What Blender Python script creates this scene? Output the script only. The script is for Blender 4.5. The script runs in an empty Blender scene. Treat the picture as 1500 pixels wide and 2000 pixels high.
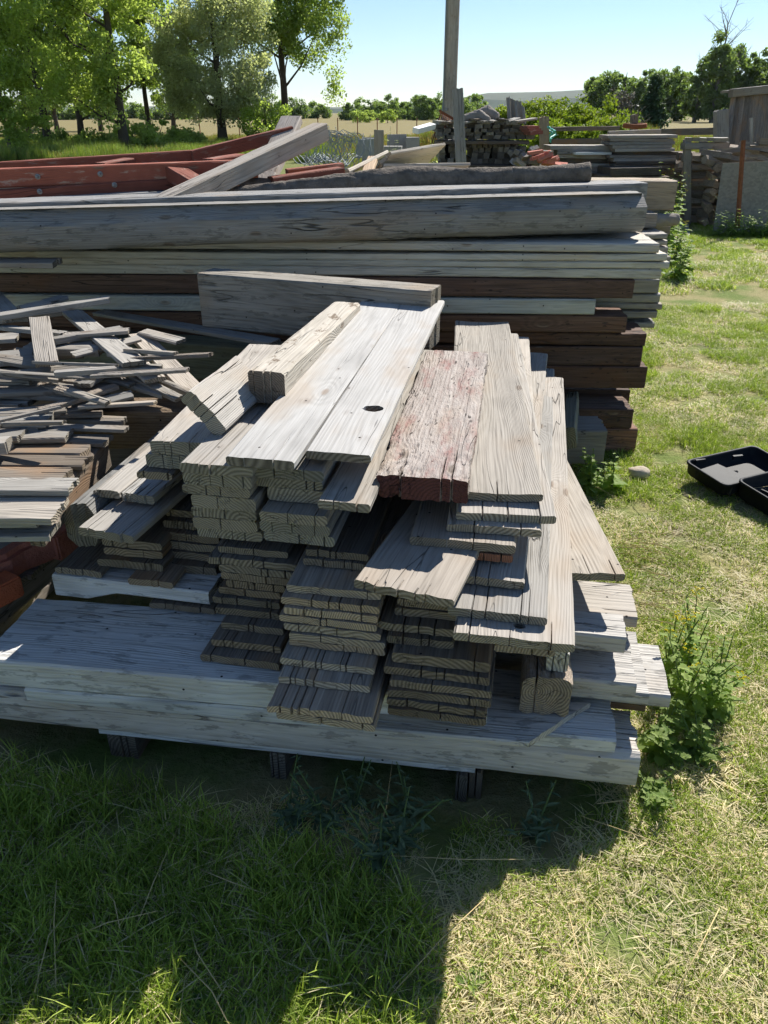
import bpy, bmesh, math, random
import numpy as np
from mathutils import Vector, Matrix, noise as mnoise
R = math.radians
scn = bpy.context.scene
COL = scn.collection

# ------------------------------------------------------------------ camera
CAM_H, PITCH, F = 1.55, R(27.5), 1500.0
cam_d = bpy.data.cameras.new('camera'); cam = bpy.data.objects.new('camera', cam_d)
COL.objects.link(cam); scn.camera = cam
cam_d.sensor_fit = 'VERTICAL'; cam_d.sensor_height = 36.0; cam_d.lens = 27.0
cam_d.clip_start = 0.05; cam_d.clip_end = 20000
cam.location = (0, 0, CAM_H); cam.rotation_euler = (math.pi/2 - PITCH, 0, 0)

# ------------------------------------------------------------------ world, sun, exposure
SUN_EL, SUN_AZ = R(40.6), R(32)          # azimuth measured from +Y towards +X
world = bpy.data.worlds.new('World'); scn.world = world; world.use_nodes = True
wt = world.node_tree
sky = wt.nodes.new('ShaderNodeTexSky'); sky.sky_type = 'NISHITA'; sky.sun_disc = False
sky.sun_elevation = SUN_EL; sky.sun_rotation = SUN_AZ
sky.altitude = 900; sky.air_density = 1.0; sky.dust_density = 0.0; sky.ozone_density = 3.6
bg = wt.nodes['Background']; bg.inputs['Strength'].default_value = 0.066
wt.links.new(sky.outputs[0], bg.inputs[0])
sun_d = bpy.data.lights.new('sun', 'SUN'); sun_d.energy = 5.0; sun_d.angle = R(0.53); sun_d.color = (1.0, 0.955, 0.88)
sun = bpy.data.objects.new('sun', sun_d); COL.objects.link(sun)
sdir = Vector((math.sin(SUN_AZ)*math.cos(SUN_EL), math.cos(SUN_AZ)*math.cos(SUN_EL), math.sin(SUN_EL)))
sun.rotation_euler = sdir.to_track_quat('Z', 'Y').to_euler(); sun.location = (0, 0, 30)
vs = scn.view_settings
vs.view_transform = 'Standard'; vs.look = 'None'; vs.gamma = 1.0; vs.use_curve_mapping = False
vs.exposure = 0.90
scn.cycles.max_bounces = 8; scn.cycles.diffuse_bounces = 4; scn.cycles.transparent_max_bounces = 8
scn.cycles.use_denoising = True
scn.cycles.use_adaptive_sampling = True; scn.cycles.adaptive_threshold = .03

# ------------------------------------------------------------------ survey: photograph pixel -> point at a known height or distance
def ray(px, py):
    c, s = math.cos(PITCH), math.sin(PITCH)
    dx, dy = px - 750.0, 1000.0 - py
    return Vector((dx, F*c + dy*s, -F*s + dy*c))
def P(px, py, z):
    d = ray(px, py); t = (z - CAM_H)/d.z
    return Vector((d.x*t, d.y*t, z))
def PD(px, py, D):
    d = ray(px, py); t = D/d.y
    return Vector((d.x*t, D, CAM_H + d.z*t))

# ------------------------------------------------------------------ object helpers
def tag(o, label=None, cat=None, group=None, kind=None):
    if label: o['label'] = label
    if cat: o['category'] = cat
    if group: o['group'] = group
    if kind: o['kind'] = kind
    return o
def mesh_obj(name, verts, faces, mat, parent=None, smooth=False, mats=None, midx=None):
    me = bpy.data.meshes.new(name)
    me.from_pydata(verts, [], faces); me.update()
    if smooth: me.polygons.foreach_set('use_smooth', [True]*len(me.polygons))
    for m in (mats or [mat]): me.materials.append(m)
    if midx is not None: me.polygons.foreach_set('material_index', midx)
    o = bpy.data.objects.new(name, me); COL.objects.link(o)
    if parent: o.parent = parent
    return o
def empty(name, loc=(0, 0, 0), rz=0):
    o = bpy.data.objects.new(name, None); COL.objects.link(o)
    o.location = loc; o.rotation_euler = (0, 0, rz); o.empty_display_size = .1
    return o
def copy_tree(o, parent=None):
    c = o.copy(); COL.objects.link(c); c.parent = parent
    if parent: c.matrix_parent_inverse = o.matrix_parent_inverse.copy()
    for ch in o.children: copy_tree(ch, c)
    return c
def frame(p0, p1, roll=0.0):
    """matrix: X from p0 to p1, Z as near up as it can be, rolled about X; origin midway"""
    x = (p1 - p0).normalized(); up = Vector((0, 0, 1))
    if abs(x.z) > .97: up = Vector((0, -1, 0))
    y = up.cross(x).normalized(); z = x.cross(y)
    m = Matrix((x, y, z)).transposed()
    m = m @ Matrix.Rotation(roll, 3, 'X')
    return Matrix.Translation((p0 + p1)/2) @ m.to_4x4()

# ------------------------------------------------------------------ shader helpers
class NT:
    def __init__(s, mat):
        mat.use_nodes = True; s.t = mat.node_tree; s.t.nodes.clear(); s.m = mat
    def n(s, typ, **kw):
        nd = s.t.nodes.new(typ)
        for k, v in kw.items(): setattr(nd, k, v)
        return nd
    def put(s, nd, key, v):
        if v is None: return
        if hasattr(v, 'links'): s.t.links.new(v, nd.inputs[key])
        else:
            i = nd.inputs[key]
            if isinstance(v, (tuple, list)) and len(v) == 3 and i.type == 'RGBA': v = (*v, 1)
            i.default_value = v
    def ma(s, op, a, b=None, c=None, clamp=False):
        nd = s.n('ShaderNodeMath', operation=op, use_clamp=clamp)
        s.put(nd, 0, a); s.put(nd, 1, b); s.put(nd, 2, c)
        return nd.outputs[0]
    def vec(s, x, y, z):
        nd = s.n('ShaderNodeCombineXYZ'); s.put(nd, 0, x); s.put(nd, 1, y); s.put(nd, 2, z); return nd.outputs[0]
    def vm(s, op, a, b):
        nd = s.n('ShaderNodeVectorMath', operation=op); s.put(nd, 0, a); s.put(nd, 1, b); return nd.outputs[0]
    def noise(s, v, scale=1.0, detail=2.0, rough=.5, dist=0.0):
        nd = s.n('ShaderNodeTexNoise'); s.put(nd, 'Vector', v); s.put(nd, 'Scale', scale)
        s.put(nd, 'Detail', detail); s.put(nd, 'Roughness', rough); s.put(nd, 'Distortion', dist)
        return nd.outputs['Fac']
    def step(s, v, a, b, lo=0.0, hi=1.0):
        nd = s.n('ShaderNodeMapRange', interpolation_type='SMOOTHSTEP'); s.put(nd, 'Value', v)
        s.put(nd, 'From Min', a); s.put(nd, 'From Max', b); s.put(nd, 'To Min', lo); s.put(nd, 'To Max', hi)
        return nd.outputs[0]
    def mix(s, f, a, b, mode='MIX'):
        nd = s.n('ShaderNodeMix', data_type='RGBA', blend_type=mode)
        s.put(nd, 0, f); s.put(nd, 6, a); s.put(nd, 7, b); return nd.outputs[2]
    def ramp(s, f, stops):
        nd = s.n('ShaderNodeValToRGB'); e = nd.color_ramp.elements
        while len(e) < len(stops): e.new(.5)
        for i, (p, c) in enumerate(stops): e[i].position = p; e[i].color = (*c, 1)
        s.put(nd, 0, f); return nd.outputs[0]
    def out(s, sh, vol=None):
        o = s.n('ShaderNodeOutputMaterial')
        if sh is not None: s.t.links.new(sh, o.inputs[0])
        if vol is not None: s.t.links.new(vol, o.inputs[1])
    def bsdf(s, col, rough=.8, normal=None, spec=.3, **kw):
        b = s.n('ShaderNodeBsdfPrincipled'); s.put(b, 'Base Color', col); s.put(b, 'Roughness', rough)
        s.put(b, 'Specular IOR Level', spec)
        if normal is not None: s.put(b, 'Normal', normal)
        for k, v in kw.items(): s.put(b, k, v)
        return b.outputs[0]
    def bump(s, h, strength=.5, dist=.002):
        b = s.n('ShaderNodeBump'); s.put(b, 'Height', h); s.put(b, 'Strength', strength); s.put(b, 'Distance', dist)
        return b.outputs[0]

def wood(name, light, mid, dark, end=None, crack=.9, paint=None, paint_amt=0.0, rot=0.0, bumpk=.7, lichen=0.0, cw=.007, moss=0.0, pits=0.0, warm=(.30, .215, .135), warm_amt=.38):
    """solid weathered timber: growth rings about a pith near the board, knots, fibres, drying checks; X is the grain"""
    m = bpy.data.materials.new(name); t = NT(m)
    tc = t.n('ShaderNodeTexCoord'); oi = t.n('ShaderNodeObjectInfo')
    sp = t.n('ShaderNodeSeparateXYZ'); t.put(sp, 0, tc.outputs['Object']); x, y, z = sp.outputs
    sn = t.n('ShaderNodeSeparateXYZ'); t.put(sn, 0, tc.outputs['Normal'])
    rnd = oi.outputs['Random']
    wn = t.n('ShaderNodeTexWhiteNoise', noise_dimensions='1D'); t.put(wn, 'W', t.ma('MULTIPLY', rnd, 917.0))
    sw = t.n('ShaderNodeSeparateColor'); t.put(sw, 0, wn.outputs['Color']); ra, rb, rc = sw.outputs
    off = t.ma('MULTIPLY', rnd, 83.0)
    xo = t.ma('ADD', x, off)
    endm = t.step(t.ma('ABSOLUTE', sn.outputs[0]), .6, .8)
    topm = t.step(t.ma('ABSOLUTE', sn.outputs[2]), .5, .51)
    yk = t.ma('ADD', t.ma('MULTIPLY', y, topm), t.ma('MULTIPLY', t.ma('ADD', z, .37), t.ma('SUBTRACT', 1.0, topm)))
    # knots
    kv = t.n('ShaderNodeTexVoronoi', voronoi_dimensions='2D', feature='F1'); t.put(kv, 'Scale', 1.0)
    t.put(kv, 'Vector', t.vec(t.ma('MULTIPLY', xo, 2.1), t.ma('ADD', t.ma('MULTIPLY', yk, 5.5), off), 0.0))
    kd = kv.outputs['Distance']
    kc = t.n('ShaderNodeSeparateColor'); t.put(kc, 0, kv.outputs['Color'])
    khas = t.step(kc.outputs[0], .70, .74)
    bulge = t.ma('MULTIPLY', khas, t.ma('POWER', 2.718, t.ma('MULTIPLY', t.ma('MULTIPLY', kd, kd), -28.0)))
    knot = t.ma('MULTIPLY', khas, t.ma('SUBTRACT', 1.0, t.step(kd, .028, .075)))
    # rings
    wv = t.noise(t.vec(t.ma('MULTIPLY', xo, .9), t.ma('MULTIPLY', y, 5.0), t.ma('MULTIPLY', z, 5.0)), 1.0, 2.0)
    py = t.ma('MULTIPLY', t.ma('SUBTRACT', ra, .5), .26)
    pz = t.ma('SUBTRACT', -.03, t.ma('MULTIPLY', rb, .12))
    dy = t.ma('SUBTRACT', y, py); dz = t.ma('SUBTRACT', z, pz)
    r = t.ma('SQRT', t.ma('ADD', t.ma('MULTIPLY', dy, dy), t.ma('MULTIPLY', dz, dz)))
    r = t.ma('ADD', r, t.ma('MULTIPLY', t.ma('SUBTRACT', wv, .5), .10))
    r = t.ma('ADD', r, t.ma('MULTIPLY', bulge, .035))
    sps = t.ma('ADD', .0045, t.ma('MULTIPLY', rc, .005))
    ring = t.ma('ADD', .5, t.ma('MULTIPLY', .5, t.ma('SINE', t.ma('DIVIDE', t.ma('MULTIPLY', r, 6.2832), sps))))
    fib = t.noise(t.vec(t.ma('MULTIPLY', xo, 4.0), t.ma('MULTIPLY', y, 190.0), t.ma('MULTIPLY', z, 190.0)), 1.0, 2.0, .6)
    strk = t.noise(t.vec(t.ma('MULTIPLY', xo, 1.5), t.ma('MULTIPLY', y, 46.0), t.ma('MULTIPLY', z, 46.0)), 1.0, 3.0, .6)
    blot = t.noise(t.vec(t.ma('MULTIPLY', xo, 2.3), t.ma('MULTIPLY', y, 5.0), t.ma('MULTIPLY', z, 5.0)), 1.0, 3.0, .6)
    # checks (cracks) along the grain
    cn = t.noise(t.vec(t.ma('MULTIPLY', xo, 1.6), t.ma('MULTIPLY', y, 22.0), t.ma('MULTIPLY', z, 22.0)), 1.0, 1.5, .5)
    cl = t.ma('SUBTRACT', 1.0, t.step(t.ma('ABSOLUTE', t.ma('SUBTRACT', cn, .5)), .001, cw))
    cm = t.step(t.noise(t.vec(t.ma('MULTIPLY', xo, 1.3), t.ma('MULTIPLY', y, 6.0), t.ma('ADD', z, 7.0)), 1.0, 2.0), .50, .60)
    ck = t.ma('MULTIPLY', t.ma('MULTIPLY', cl, cm), crack)
    v = t.ma('ADD', t.ma('MULTIPLY', strk, .46), t.ma('ADD', t.ma('MULTIPLY', ring, .11), t.ma('MULTIPLY', fib, .58)))
    colr = t.ramp(v, [(.26, dark), (.56, mid), (.88, light)])
    hair = t.noise(t.vec(t.ma('MULTIPLY', xo, 5.5), t.ma('MULTIPLY', y, 120.0), t.ma('MULTIPLY', z, 120.0)), 1.0, 1.0)
    hl = t.ma('SUBTRACT', 1.0, t.step(hair, .27, .40))
    colr = t.mix(t.ma('MULTIPLY', hl, t.ma('MULTIPLY_ADD', ra, .45, .05)), colr, tuple(c*.45 for c in dark))
    colr = t.mix(t.ma('MULTIPLY', t.step(blot, .50, .68), warm_amt), colr, warm)
    colr = t.mix(t.step(t.ma('SUBTRACT', 1.0, blot), .50, .72, 0.0, .34), colr, tuple(c*.55 for c in dark))
    nv = t.n('ShaderNodeTexVoronoi', voronoi_dimensions='2D', feature='F1'); t.put(nv, 'Scale', 1.0)
    t.put(nv, 'Vector', t.vec(t.ma('MULTIPLY', xo, 5.0), t.ma('MULTIPLY', t.ma('ADD', yk, off), 5.0), 0.0))
    nl = t.ma('SUBTRACT', 1.0, t.step(nv.outputs['Distance'], .012, .020))
    rs = t.ma('MULTIPLY', t.ma('SUBTRACT', 1.0, t.step(nv.outputs['Distance'], .02, .16)), t.step(strk, .45, .6, 0.0, .4))
    colr = t.mix(t.ma('MULTIPLY', rs, t.ma('MULTIPLY_ADD', rb, .7, .3)), colr, (.13, .085, .055)); colr = t.mix(nl, colr, (.02, .015, .012))
    if lichen:
        ln = t.noise(t.vm('MULTIPLY', tc.outputs['Object'], (9, 30, 30)), 1.0, 4.0, .7)
        lm = t.ma('MULTIPLY', t.step(ln, .55, .62), lichen)
        colr = t.mix(lm, colr, (.10, .095, .085))
    if paint:
        kx_, ky_ = (3.2, 11.0) if pits else (5.0, 24.0)
        pn = t.noise(t.vec(t.ma('MULTIPLY', xo, kx_), t.ma('MULTIPLY', y, ky_), t.ma('MULTIPLY', z, ky_)), 1.0, 5.0, .7)
        pm = t.step(pn, .60 - .35*paint_amt, (.70 if not pits else .86) - .35*paint_amt)
        pcol = t.mix(t.noise(tc.outputs['Object'], 14.0, 3.0), paint, tuple(c*.6 for c in paint))
        colr = t.mix(pm, colr, pcol)
    if moss:
        mn = t.noise(t.vm('MULTIPLY', tc.outputs['Object'], (7, 16, 16)), 1.0, 5.0, .7)
        mm = t.ma('MULTIPLY', t.step(mn, .56, .64), moss)
        colr = t.mix(mm, colr, t.mix(t.noise(tc.outputs['Object'], 160.0, 3.0), (.07, .045, .03), (.20, .15, .10)))
    if pits:
        pv = t.noise(t.vec(t.ma('MULTIPLY', xo, 26.0), t.ma('MULTIPLY', y, 85.0), t.ma('MULTIPLY', z, 85.0)), 1.0, 2.0)
        pa = t.noise(t.vm('MULTIPLY', tc.outputs['Object'], (3.5, 7, 7)), 1.0, 2.0)
        pt = t.ma('MULTIPLY', t.ma('SUBTRACT', 1.0, t.step(pv, .30, .38)), t.step(pa, .42, .58, .25, 1.0))
        colr = t.mix(t.ma('MULTIPLY', pt, pits), colr, (.028, .02, .016))
    colr = t.mix(t.ma('MULTIPLY', knot, .72), colr, t.mix(ring, (.085, .06, .042), (.22, .165, .12)))
    colr = t.mix(t.ma('MULTIPLY', ck, .80), colr, (.04, .036, .032))
    # end grain
    ev = t.n('ShaderNodeTexVoronoi', voronoi_dimensions='3D', feature='DISTANCE_TO_EDGE'); t.put(ev, 'Scale', 34.0)
    t.put(ev, 'Vector', t.vm('ADD', t.vec(off, y, z), t.vm('MULTIPLY', t.vec(0.0, fib, strk), (0, .02, .03))))
    ecr = t.ma('SUBTRACT', 1.0, t.step(ev.outputs['Distance'], .004, .03))
    ecm = t.step(t.noise(tc.outputs['Object'], 12.0, 2.0), .50, .62)
    ecr = t.ma('MULTIPLY', ecr, ecm)
    e1 = end or tuple(.5*(a + b) for a, b in zip(mid, dark))
    ring2 = t.ma('ADD', .5, t.ma('MULTIPLY', .5, t.ma('SINE', t.ma('DIVIDE', t.ma('MULTIPLY', r, 6.2), sps))))
    ecol = t.mix(ring2, tuple(c*.60 for c in e1), tuple(min(1, c*1.30) for c in e1))
    ecol = t.mix(t.ma('MULTIPLY', t.step(blot, .45, .7), .5), ecol, tuple(c*.5 for c in e1))
    if paint: ecol = t.mix(.75*min(1, paint_amt*1.4), ecol, tuple(c*.45 for c in paint))
    ecol = t.mix(t.ma('MULTIPLY', ecr, .7), ecol, (.02, .017, .015))
    fin = t.mix(endm, colr, ecol)
    fin = t.mix(1.0, fin, oi.outputs['Color'], 'MULTIPLY')
    h = t.ma('ADD', t.ma('MULTIPLY', fib, .5), t.ma('MULTIPLY', ring, .20))
    h = t.ma('ADD', h, t.ma('MULTIPLY', strk, .45))
    h = t.ma('SUBTRACT', h, t.ma('MULTIPLY', ck, 2.2))
    h = t.ma('SUBTRACT', h, t.ma('MULTIPLY', t.ma('MULTIPLY', ecr, endm), 1.2))
    if rot:
        rn = t.noise(t.vm('MULTIPLY', tc.outputs['Object'], (22, 70, 70)), 1.0, 4.0, .7)
        h = t.ma('ADD', h, t.ma('MULTIPLY', rn, rot*4))
    t.out(t.bsdf(fin, .82, t.bump(h, bumpk, .005), .25))
    return m

def plain(name, col, rough=.7, spec=.3, var=.25, scale=8.0, bump=0.0, bscale=40.0, metal=0.0):
    m = bpy.data.materials.new(name); t = NT(m)
    tc = t.n('ShaderNodeTexCoord')
    nz = t.noise(tc.outputs['Object'], scale, 4.0, .6)
    c = t.mix(nz, tuple(v*(1 - var) for v in col), tuple(min(1, v*(1 + var)) for v in col))
    nrm = None
    if bump: nrm = t.bump(t.noise(tc.outputs['Object'], bscale, 4.0, .6), bump, .01)
    t.out(t.bsdf(c, rough, nrm, spec, Metallic=metal)); return m

def leafy(name, a, b, dry=None, trans=.35, attr='c', rough=.6):
    """leaf or blade: colour picked per leaf from the attribute c; light passes through"""
    m = bpy.data.materials.new(name); t = NT(m)
    at = t.n('ShaderNodeAttribute', attribute_name=attr); oi = t.n('ShaderNodeObjectInfo')
    sc = t.n('ShaderNodeSeparateColor'); t.put(sc, 0, at.outputs['Color'])
    col = t.mix(sc.outputs[0], a, b)
    if dry: col = t.mix(sc.outputs[1], col, t.mix(sc.outputs[0], tuple(v*.6 for v in dry), dry))
    col = t.mix(1.0, col, t.mix(oi.outputs['Random'], (.82, .84, .8), (1.12, 1.1, 1.05)), 'MULTIPLY')
    d = t.bsdf(col, rough, None, .25)
    tr = t.n('ShaderNodeBsdfTranslucent'); t.put(tr, 0, t.mix(1.0, col, (1.15, 1.2, .6), 'MULTIPLY'))
    mx = t.n('ShaderNodeMixShader'); t.put(mx, 0, trans); t.put(mx, 1, d); t.put(mx, 2, tr.outputs[0])
    t.out(mx.outputs[0]); return m

M = {}
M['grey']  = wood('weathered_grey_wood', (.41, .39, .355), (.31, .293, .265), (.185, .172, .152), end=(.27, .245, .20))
M['pale']  = wood('bleached_wood', (.42, .395, .36), (.345, .322, .29), (.22, .203, .18), end=(.27, .24, .19), warm_amt=.3)
M['smooth'] = wood('smooth_silver_wood', (.46, .448, .428), (.385, .372, .352), (.27, .258, .24), end=(.17, .145, .12), crack=.7, bumpk=.4)
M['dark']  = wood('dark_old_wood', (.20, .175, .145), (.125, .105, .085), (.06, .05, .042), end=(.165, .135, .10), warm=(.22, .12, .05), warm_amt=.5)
M['mossy'] = wood('mossy_post_wood', (.52, .49, .44), (.42, .39, .34), (.26, .235, .20), end=(.16, .135, .11), moss=.9)
M['brown'] = wood('brown_treated_wood', (.17, .105, .075), (.10, .062, .045), (.042, .027, .02), end=(.14, .06, .035), warm=(.12, .05, .02), crack=1.0, pits=.8, cw=.012)
M['beam']  = wood('old_beam_wood', (.37, .355, .33), (.26, .25, .23), (.14, .132, .12), end=(.22, .20, .165), lichen=.5, crack=1.0, bumpk=.9, cw=.013)
M['rot']   = wood('rotten_wood', (.52, .48, .43), (.34, .29, .24), (.12, .095, .075), end=(.30, .26, .21), rot=1.0, bumpk=1.0)
M['bleach'] = wood('bleached_bearer_wood', (.72, .70, .66), (.60, .58, .545), (.34, .325, .30), end=(.48, .45, .40), lichen=.45, crack=.8, bumpk=.8, cw=.009, warm_amt=.25)
M['redpaint'] = wood('worn_red_painted_wood', (.44, .34, .29), (.30, .19, .15), (.16, .085, .065), paint=(.30, .098, .064), paint_amt=.70, crack=.9)
M['redworn'] = wood('red_stained_rotten_timber', (.44, .405, .37), (.345, .30, .27), (.15, .11, .095), paint=(.29, .125, .11), paint_amt=.32, end=(.11, .04, .035), rot=.45, bumpk=.9, pits=.9)
M['bark'] = plain('dark_bark', (.155, .135, .115), .95, .1, .75, 22, 1.0, 60)
M['log']  = plain('grey_driftwood', (.24, .215, .19), .9, .1, .4, 14, .8, 40)
M['white'] = plain('flaking_white_paint', (.70, .71, .70), .6, .3, .12, 20, .2)
M['rust'] = plain('rusty_steel', (.23, .085, .04), .85, .2, .5, 25, .4, 60)
M['bolt'] = plain('galvanised_bolt', (.24, .235, .23), .45, .5, .15, 30, 0, 40, .6)
M['brick'] = plain('red_clay_brick', (.52, .145, .07), .9, .15, .25, 30, .5, 120)
M['paver'] = plain('pink_red_paver', (.44, .17, .13), .9, .15, .25, 25, .6, 90)
M['hose'] = plain('turquoise_hose', (.08, .42, .37), .45, .4, .1)
M['black'] = plain('black_plastic', (.014, .015, .017), .6, .18, .5, 30, .12, 300)
M['wire'] = plain('galvanised_wire', (.25, .28, .30), .75, .2, .2, 20, 0, 40, 0.0)
M['block'] = plain('grey_concrete_block', (.30, .29, .27), .95, .1, .2, 20, .4, 80)
M['stone'] = plain('tan_stone', (.42, .36, .28), .9, .1, .2, 20, .5, 50)
M['paper'] = plain('white_paper', (.75, .77, .78), .8, .2, .05)
M['trunk'] = plain('tree_bark', (.085, .07, .058), .95, .1, .4, 6, .9, 12)
M['trunkpale'] = plain('pale_tree_bark', (.20, .18, .15), .95, .1, .4, 6, .9, 12)
# ------------------------------------------------------------------ timber builder
def board_mesh(L, W, T, seed, rag=.0028, nick=.0034, cracks0=2, cracks1=1, cdep=.6, clen=.18, bow=.0, cup=.0, twist=.0, rr=None, wane=0.0, rotend=0.0):
    """one sawn piece: rounded worn arrises, ragged ends, open checks running in from the ends. x length, top at z=0"""
    rng = random.Random(seed)
    rr = rr if rr is not None else min(.006, T*.22)
    # columns across the width, three per crack
    base = max(3, min(10, int(W/.028)))
    cols = [(-W/2 + rr + (W - 2*rr)*i/base, None, 0) for i in range(base + 1)]
    cr = []
    for e, n in ((0, cracks0), (1, cracks1)):
        for k in range(n):
            c = rng.uniform(-.40, .40)*W; wd = rng.uniform(.0011, .0026)
            if any(abs(c - q[0]) < .012 for q in cr): continue
            cr.append((c, wd, e, rng.uniform(.35, 1.0)*clen, rng.uniform(.5, 1.0)*cdep*T))
    ys = [(c[0], -1, 0) for c in cols if all(abs(c[0] - q[0]) > .006 for q in cr)]
    for i, q in enumerate(cr):
        ys += [(q[0] - q[1], -1, 0), (q[0], i, 1), (q[0] + q[1], -1, 0)]
    ys.sort()
    n = len(ys)
    ns = max(4, min(22, int(L/.09)))
    xs = [-L/2 + L*i/ns for i in range(ns + 1)]
    for d in (.008, .03, .07):
        if L > .4: xs += [-L/2 + d] + ([L/2 - d] if not (rotend and d < .065) else [])
    for q in cr:
        xs += [(-L/2 + q[3]) if q[2] == 0 else (L/2 - q[3])]
    xs = sorted(set(round(v, 4) for v in xs))
    xs = [v for i, v in enumerate(xs) if i == 0 or v - xs[i-1] > .003]
    sv = Vector((seed*3.17 % 91, seed*1.73 % 57, seed*.77 % 33))
    def nz(a, b=0.0, c=0.0): return mnoise.noise(Vector((a, b, c)) + sv)
    ends0 = [rag*(1.2*nz(y*30, 1) + .8*rng.uniform(-1, 1)) for y, _, _ in ys]
    ends1 = [rag*(1.2*nz(y*30, 5) + .8*rng.uniform(-1, 1)) for y, _, _ in ys]
    if rotend:
        ends1 = [-min(.05, abs(rotend*(nz(y*22, 9) + .6*nz(y*60, 3)))) for y, _, _ in ys]
    for i, (y, ci, k) in enumerate(ys):
        if k:
            if cr[ci][2] == 0: ends0[i] += .012
            else: ends1[i] -= .012
    verts, faces = [], []
    rings = []
    for j, x in enumerate(xs):
        u = x/L
        zb = bow*(4*u*u - 1) if bow else 0.0
        tw = twist*u
        eL = nick*(nz(x*9, 11) + .7*nz(x*31, 13)); eR = nick*(nz(x*9, 21) + .7*nz(x*31, 23))
        eL2 = nick*nz(x*11, 31); eR2 = nick*nz(x*11, 41)
        ring = []
        def add(y, z, ex=0.0):
            zz = z + zb + cup*(4*(y/W)**2) + tw*y
            verts.append((x + ex, y, zz)); ring.append(len(verts) - 1)
        last = j == len(xs) - 1; first = j == 0
        # top, left to right
        add(-W/2 + min(0, -eL)*.3 + max(0, eL), -rr - wane*.8*(1 + .4*nz(x*3, 51)), ends0[0] if first else ends1[0] if last else 0)
        for i, (y, ci, k) in enumerate(ys):
            z = .0012*nz(x*6, y*40, 2)
            if i == 0: z -= abs(eL)*.5; y += wane
            if i == n - 1: z -= abs(eR)*.5
            if k:
                c = cr[ci]; s = (x + L/2) if c[2] == 0 else (L/2 - x)
                z -= c[4]*max(0.0, 1 - s/c[3])**.8 if s < c[3] else 0.0
            if rotend and last: z -= abs(rotend*.4*nz(y*40, 77))
            add(y, z, ends0[i] if first else ends1[i] if last else 0)
        add(W/2 + max(0, eR)*.3 - max(0, eR), -rr, ends0[-1] if first else ends1[-1] if last else 0)
        # bottom, right to left
        add(W/2 - max(0, eR2), -T + rr, ends0[-1] if first else ends1[-1] if last else 0)
        for i in range(n - 1, -1, -1):
            y = ys[i][0]
            add(y, -T + .001*nz(x*6, y*40, 8), (ends0[i] if first else ends1[i] if last else 0)*.8)
        add(-W/2 + max(0, eL2), -T + rr, ends0[0] if first else ends1[0] if last else 0)
        rings.append(ring)
    m = len(rings[0])
    for a, b in zip(rings, rings[1:]):
        for i in range(m):
            k = (i + 1) % m
            faces.append((a[i], a[k], b[k], b[i]))
    nside = len(faces)
    for ring, flip in ((rings[0], True), (rings[-1], False)):
        top = ring[0:n + 2]; bot = ring[n + 2:][::-1]
        for i in range(n + 1):
            f = (top[i], top[i+1], bot[i+1], bot[i])
            faces.append(f[::-1] if flip else f)
    faces = [f[::-1] for f in faces]
    return verts, faces, nside

SEED = [100]
def board(name, label, p0, p1, W, T, mat='grey', cat='board', roll=0.0, tint=1.0, group=None, parent=None, seed=None, **kw):
    """a piece whose TOP centre line runs p0 -> p1"""
    SEED[0] += 1; seed = seed or SEED[0]
    L = (p1 - p0).length
    v, f, ns = board_mesh(L, W, T, seed, **kw)
    me = bpy.data.meshes.new(name); me.from_pydata(v, [], f); me.update()
    sm = [i < ns for i in range(len(f))]
    me.polygons.foreach_set('use_smooth', sm)
    me.set_sharp_from_angle(angle=R(24))
    # keep the arrises crisp: ends flat, sides smooth
    o = bpy.data.objects.new(name, me); COL.objects.link(o)
    me.materials.append(M[mat])
    o.matrix_world = frame(p0, p1, roll)
    rg = random.Random(seed*7 + 1)
    if isinstance(tint, (int, float)):
        b = tint*rg.uniform(.80, 1.14); w = rg.uniform(-.035, .07); tint = (b*(1 + w), b, b*(1 - w))
    o.color = (*tint, 1)
    if parent: o.parent = parent; o.matrix_parent_inverse = parent.matrix_world.inverted()
    else: tag(o, label, cat, group)
    return o
def quad(name, label, FL, FR, BL, BR, zf, zb, T, mat='grey', **kw):
    """a piece surveyed by the four corners of its top, front ones at height zf, back ones at zb"""
    a, b, c, d = P(*FL, zf), P(*FR, zf), P(*BL, zb), P(*BR, zb)
    p0, p1 = (a + b)/2, (c + d)/2
    x = (p1 - p0).normalized(); y = Vector((-x.y, x.x, 0)).normalized()
    W = .5*(abs((b - a).dot(y)) + abs((d - c).dot(y)))
    if kw.pop('frontw', False): W = abs((b - a).dot(y))
    return board(name, label, p0, p1, W, T, mat, **kw)
YAW = R(10.5)
AX = Vector((math.sin(YAW), math.cos(YAW), 0))       # along the front pile's boards, away from the camera
CX = Vector((math.cos(YAW), -math.sin(YAW), 0))      # across them, to the right
def front(name, label, FL, FR, z, L, T, mat='grey', yaw=None, rise=0.0, **kw):
    """a piece surveyed by the two top corners of its near end; it runs back L metres"""
    a, b = P(*FL, z), P(*FR, z)
    ax = AX if yaw is None else Vector((math.sin(R(yaw)), math.cos(R(yaw)), 0))
    p0 = (a + b)/2; y = Vector((ax.y, -ax.x, 0)); W = abs((b - a).dot(y))
    p1 = p0 + ax*L + Vector((0, 0, rise))
    return board(name, label, p0, p1, W, T, mat, **kw)
def across(name, label, pl, pr, D0, z, W, T, mat='grey', yaw=-10.5, xl=None, xr=None, **kw):
    """a piece running left-right: near top edge passes (x=0, y=D0); ends at world x xl..xr"""
    c = Vector((math.cos(R(yaw)), math.sin(R(yaw)), 0)); n = Vector((-c.y, c.x, 0))
    e = Vector((0, D0, z))
    p0 = e + c*(xl/c.x) + n*W/2; p1 = e + c*(xr/c.x) + n*W/2
    return board(name, label, p0, p1, W, T, mat, **kw)
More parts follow.
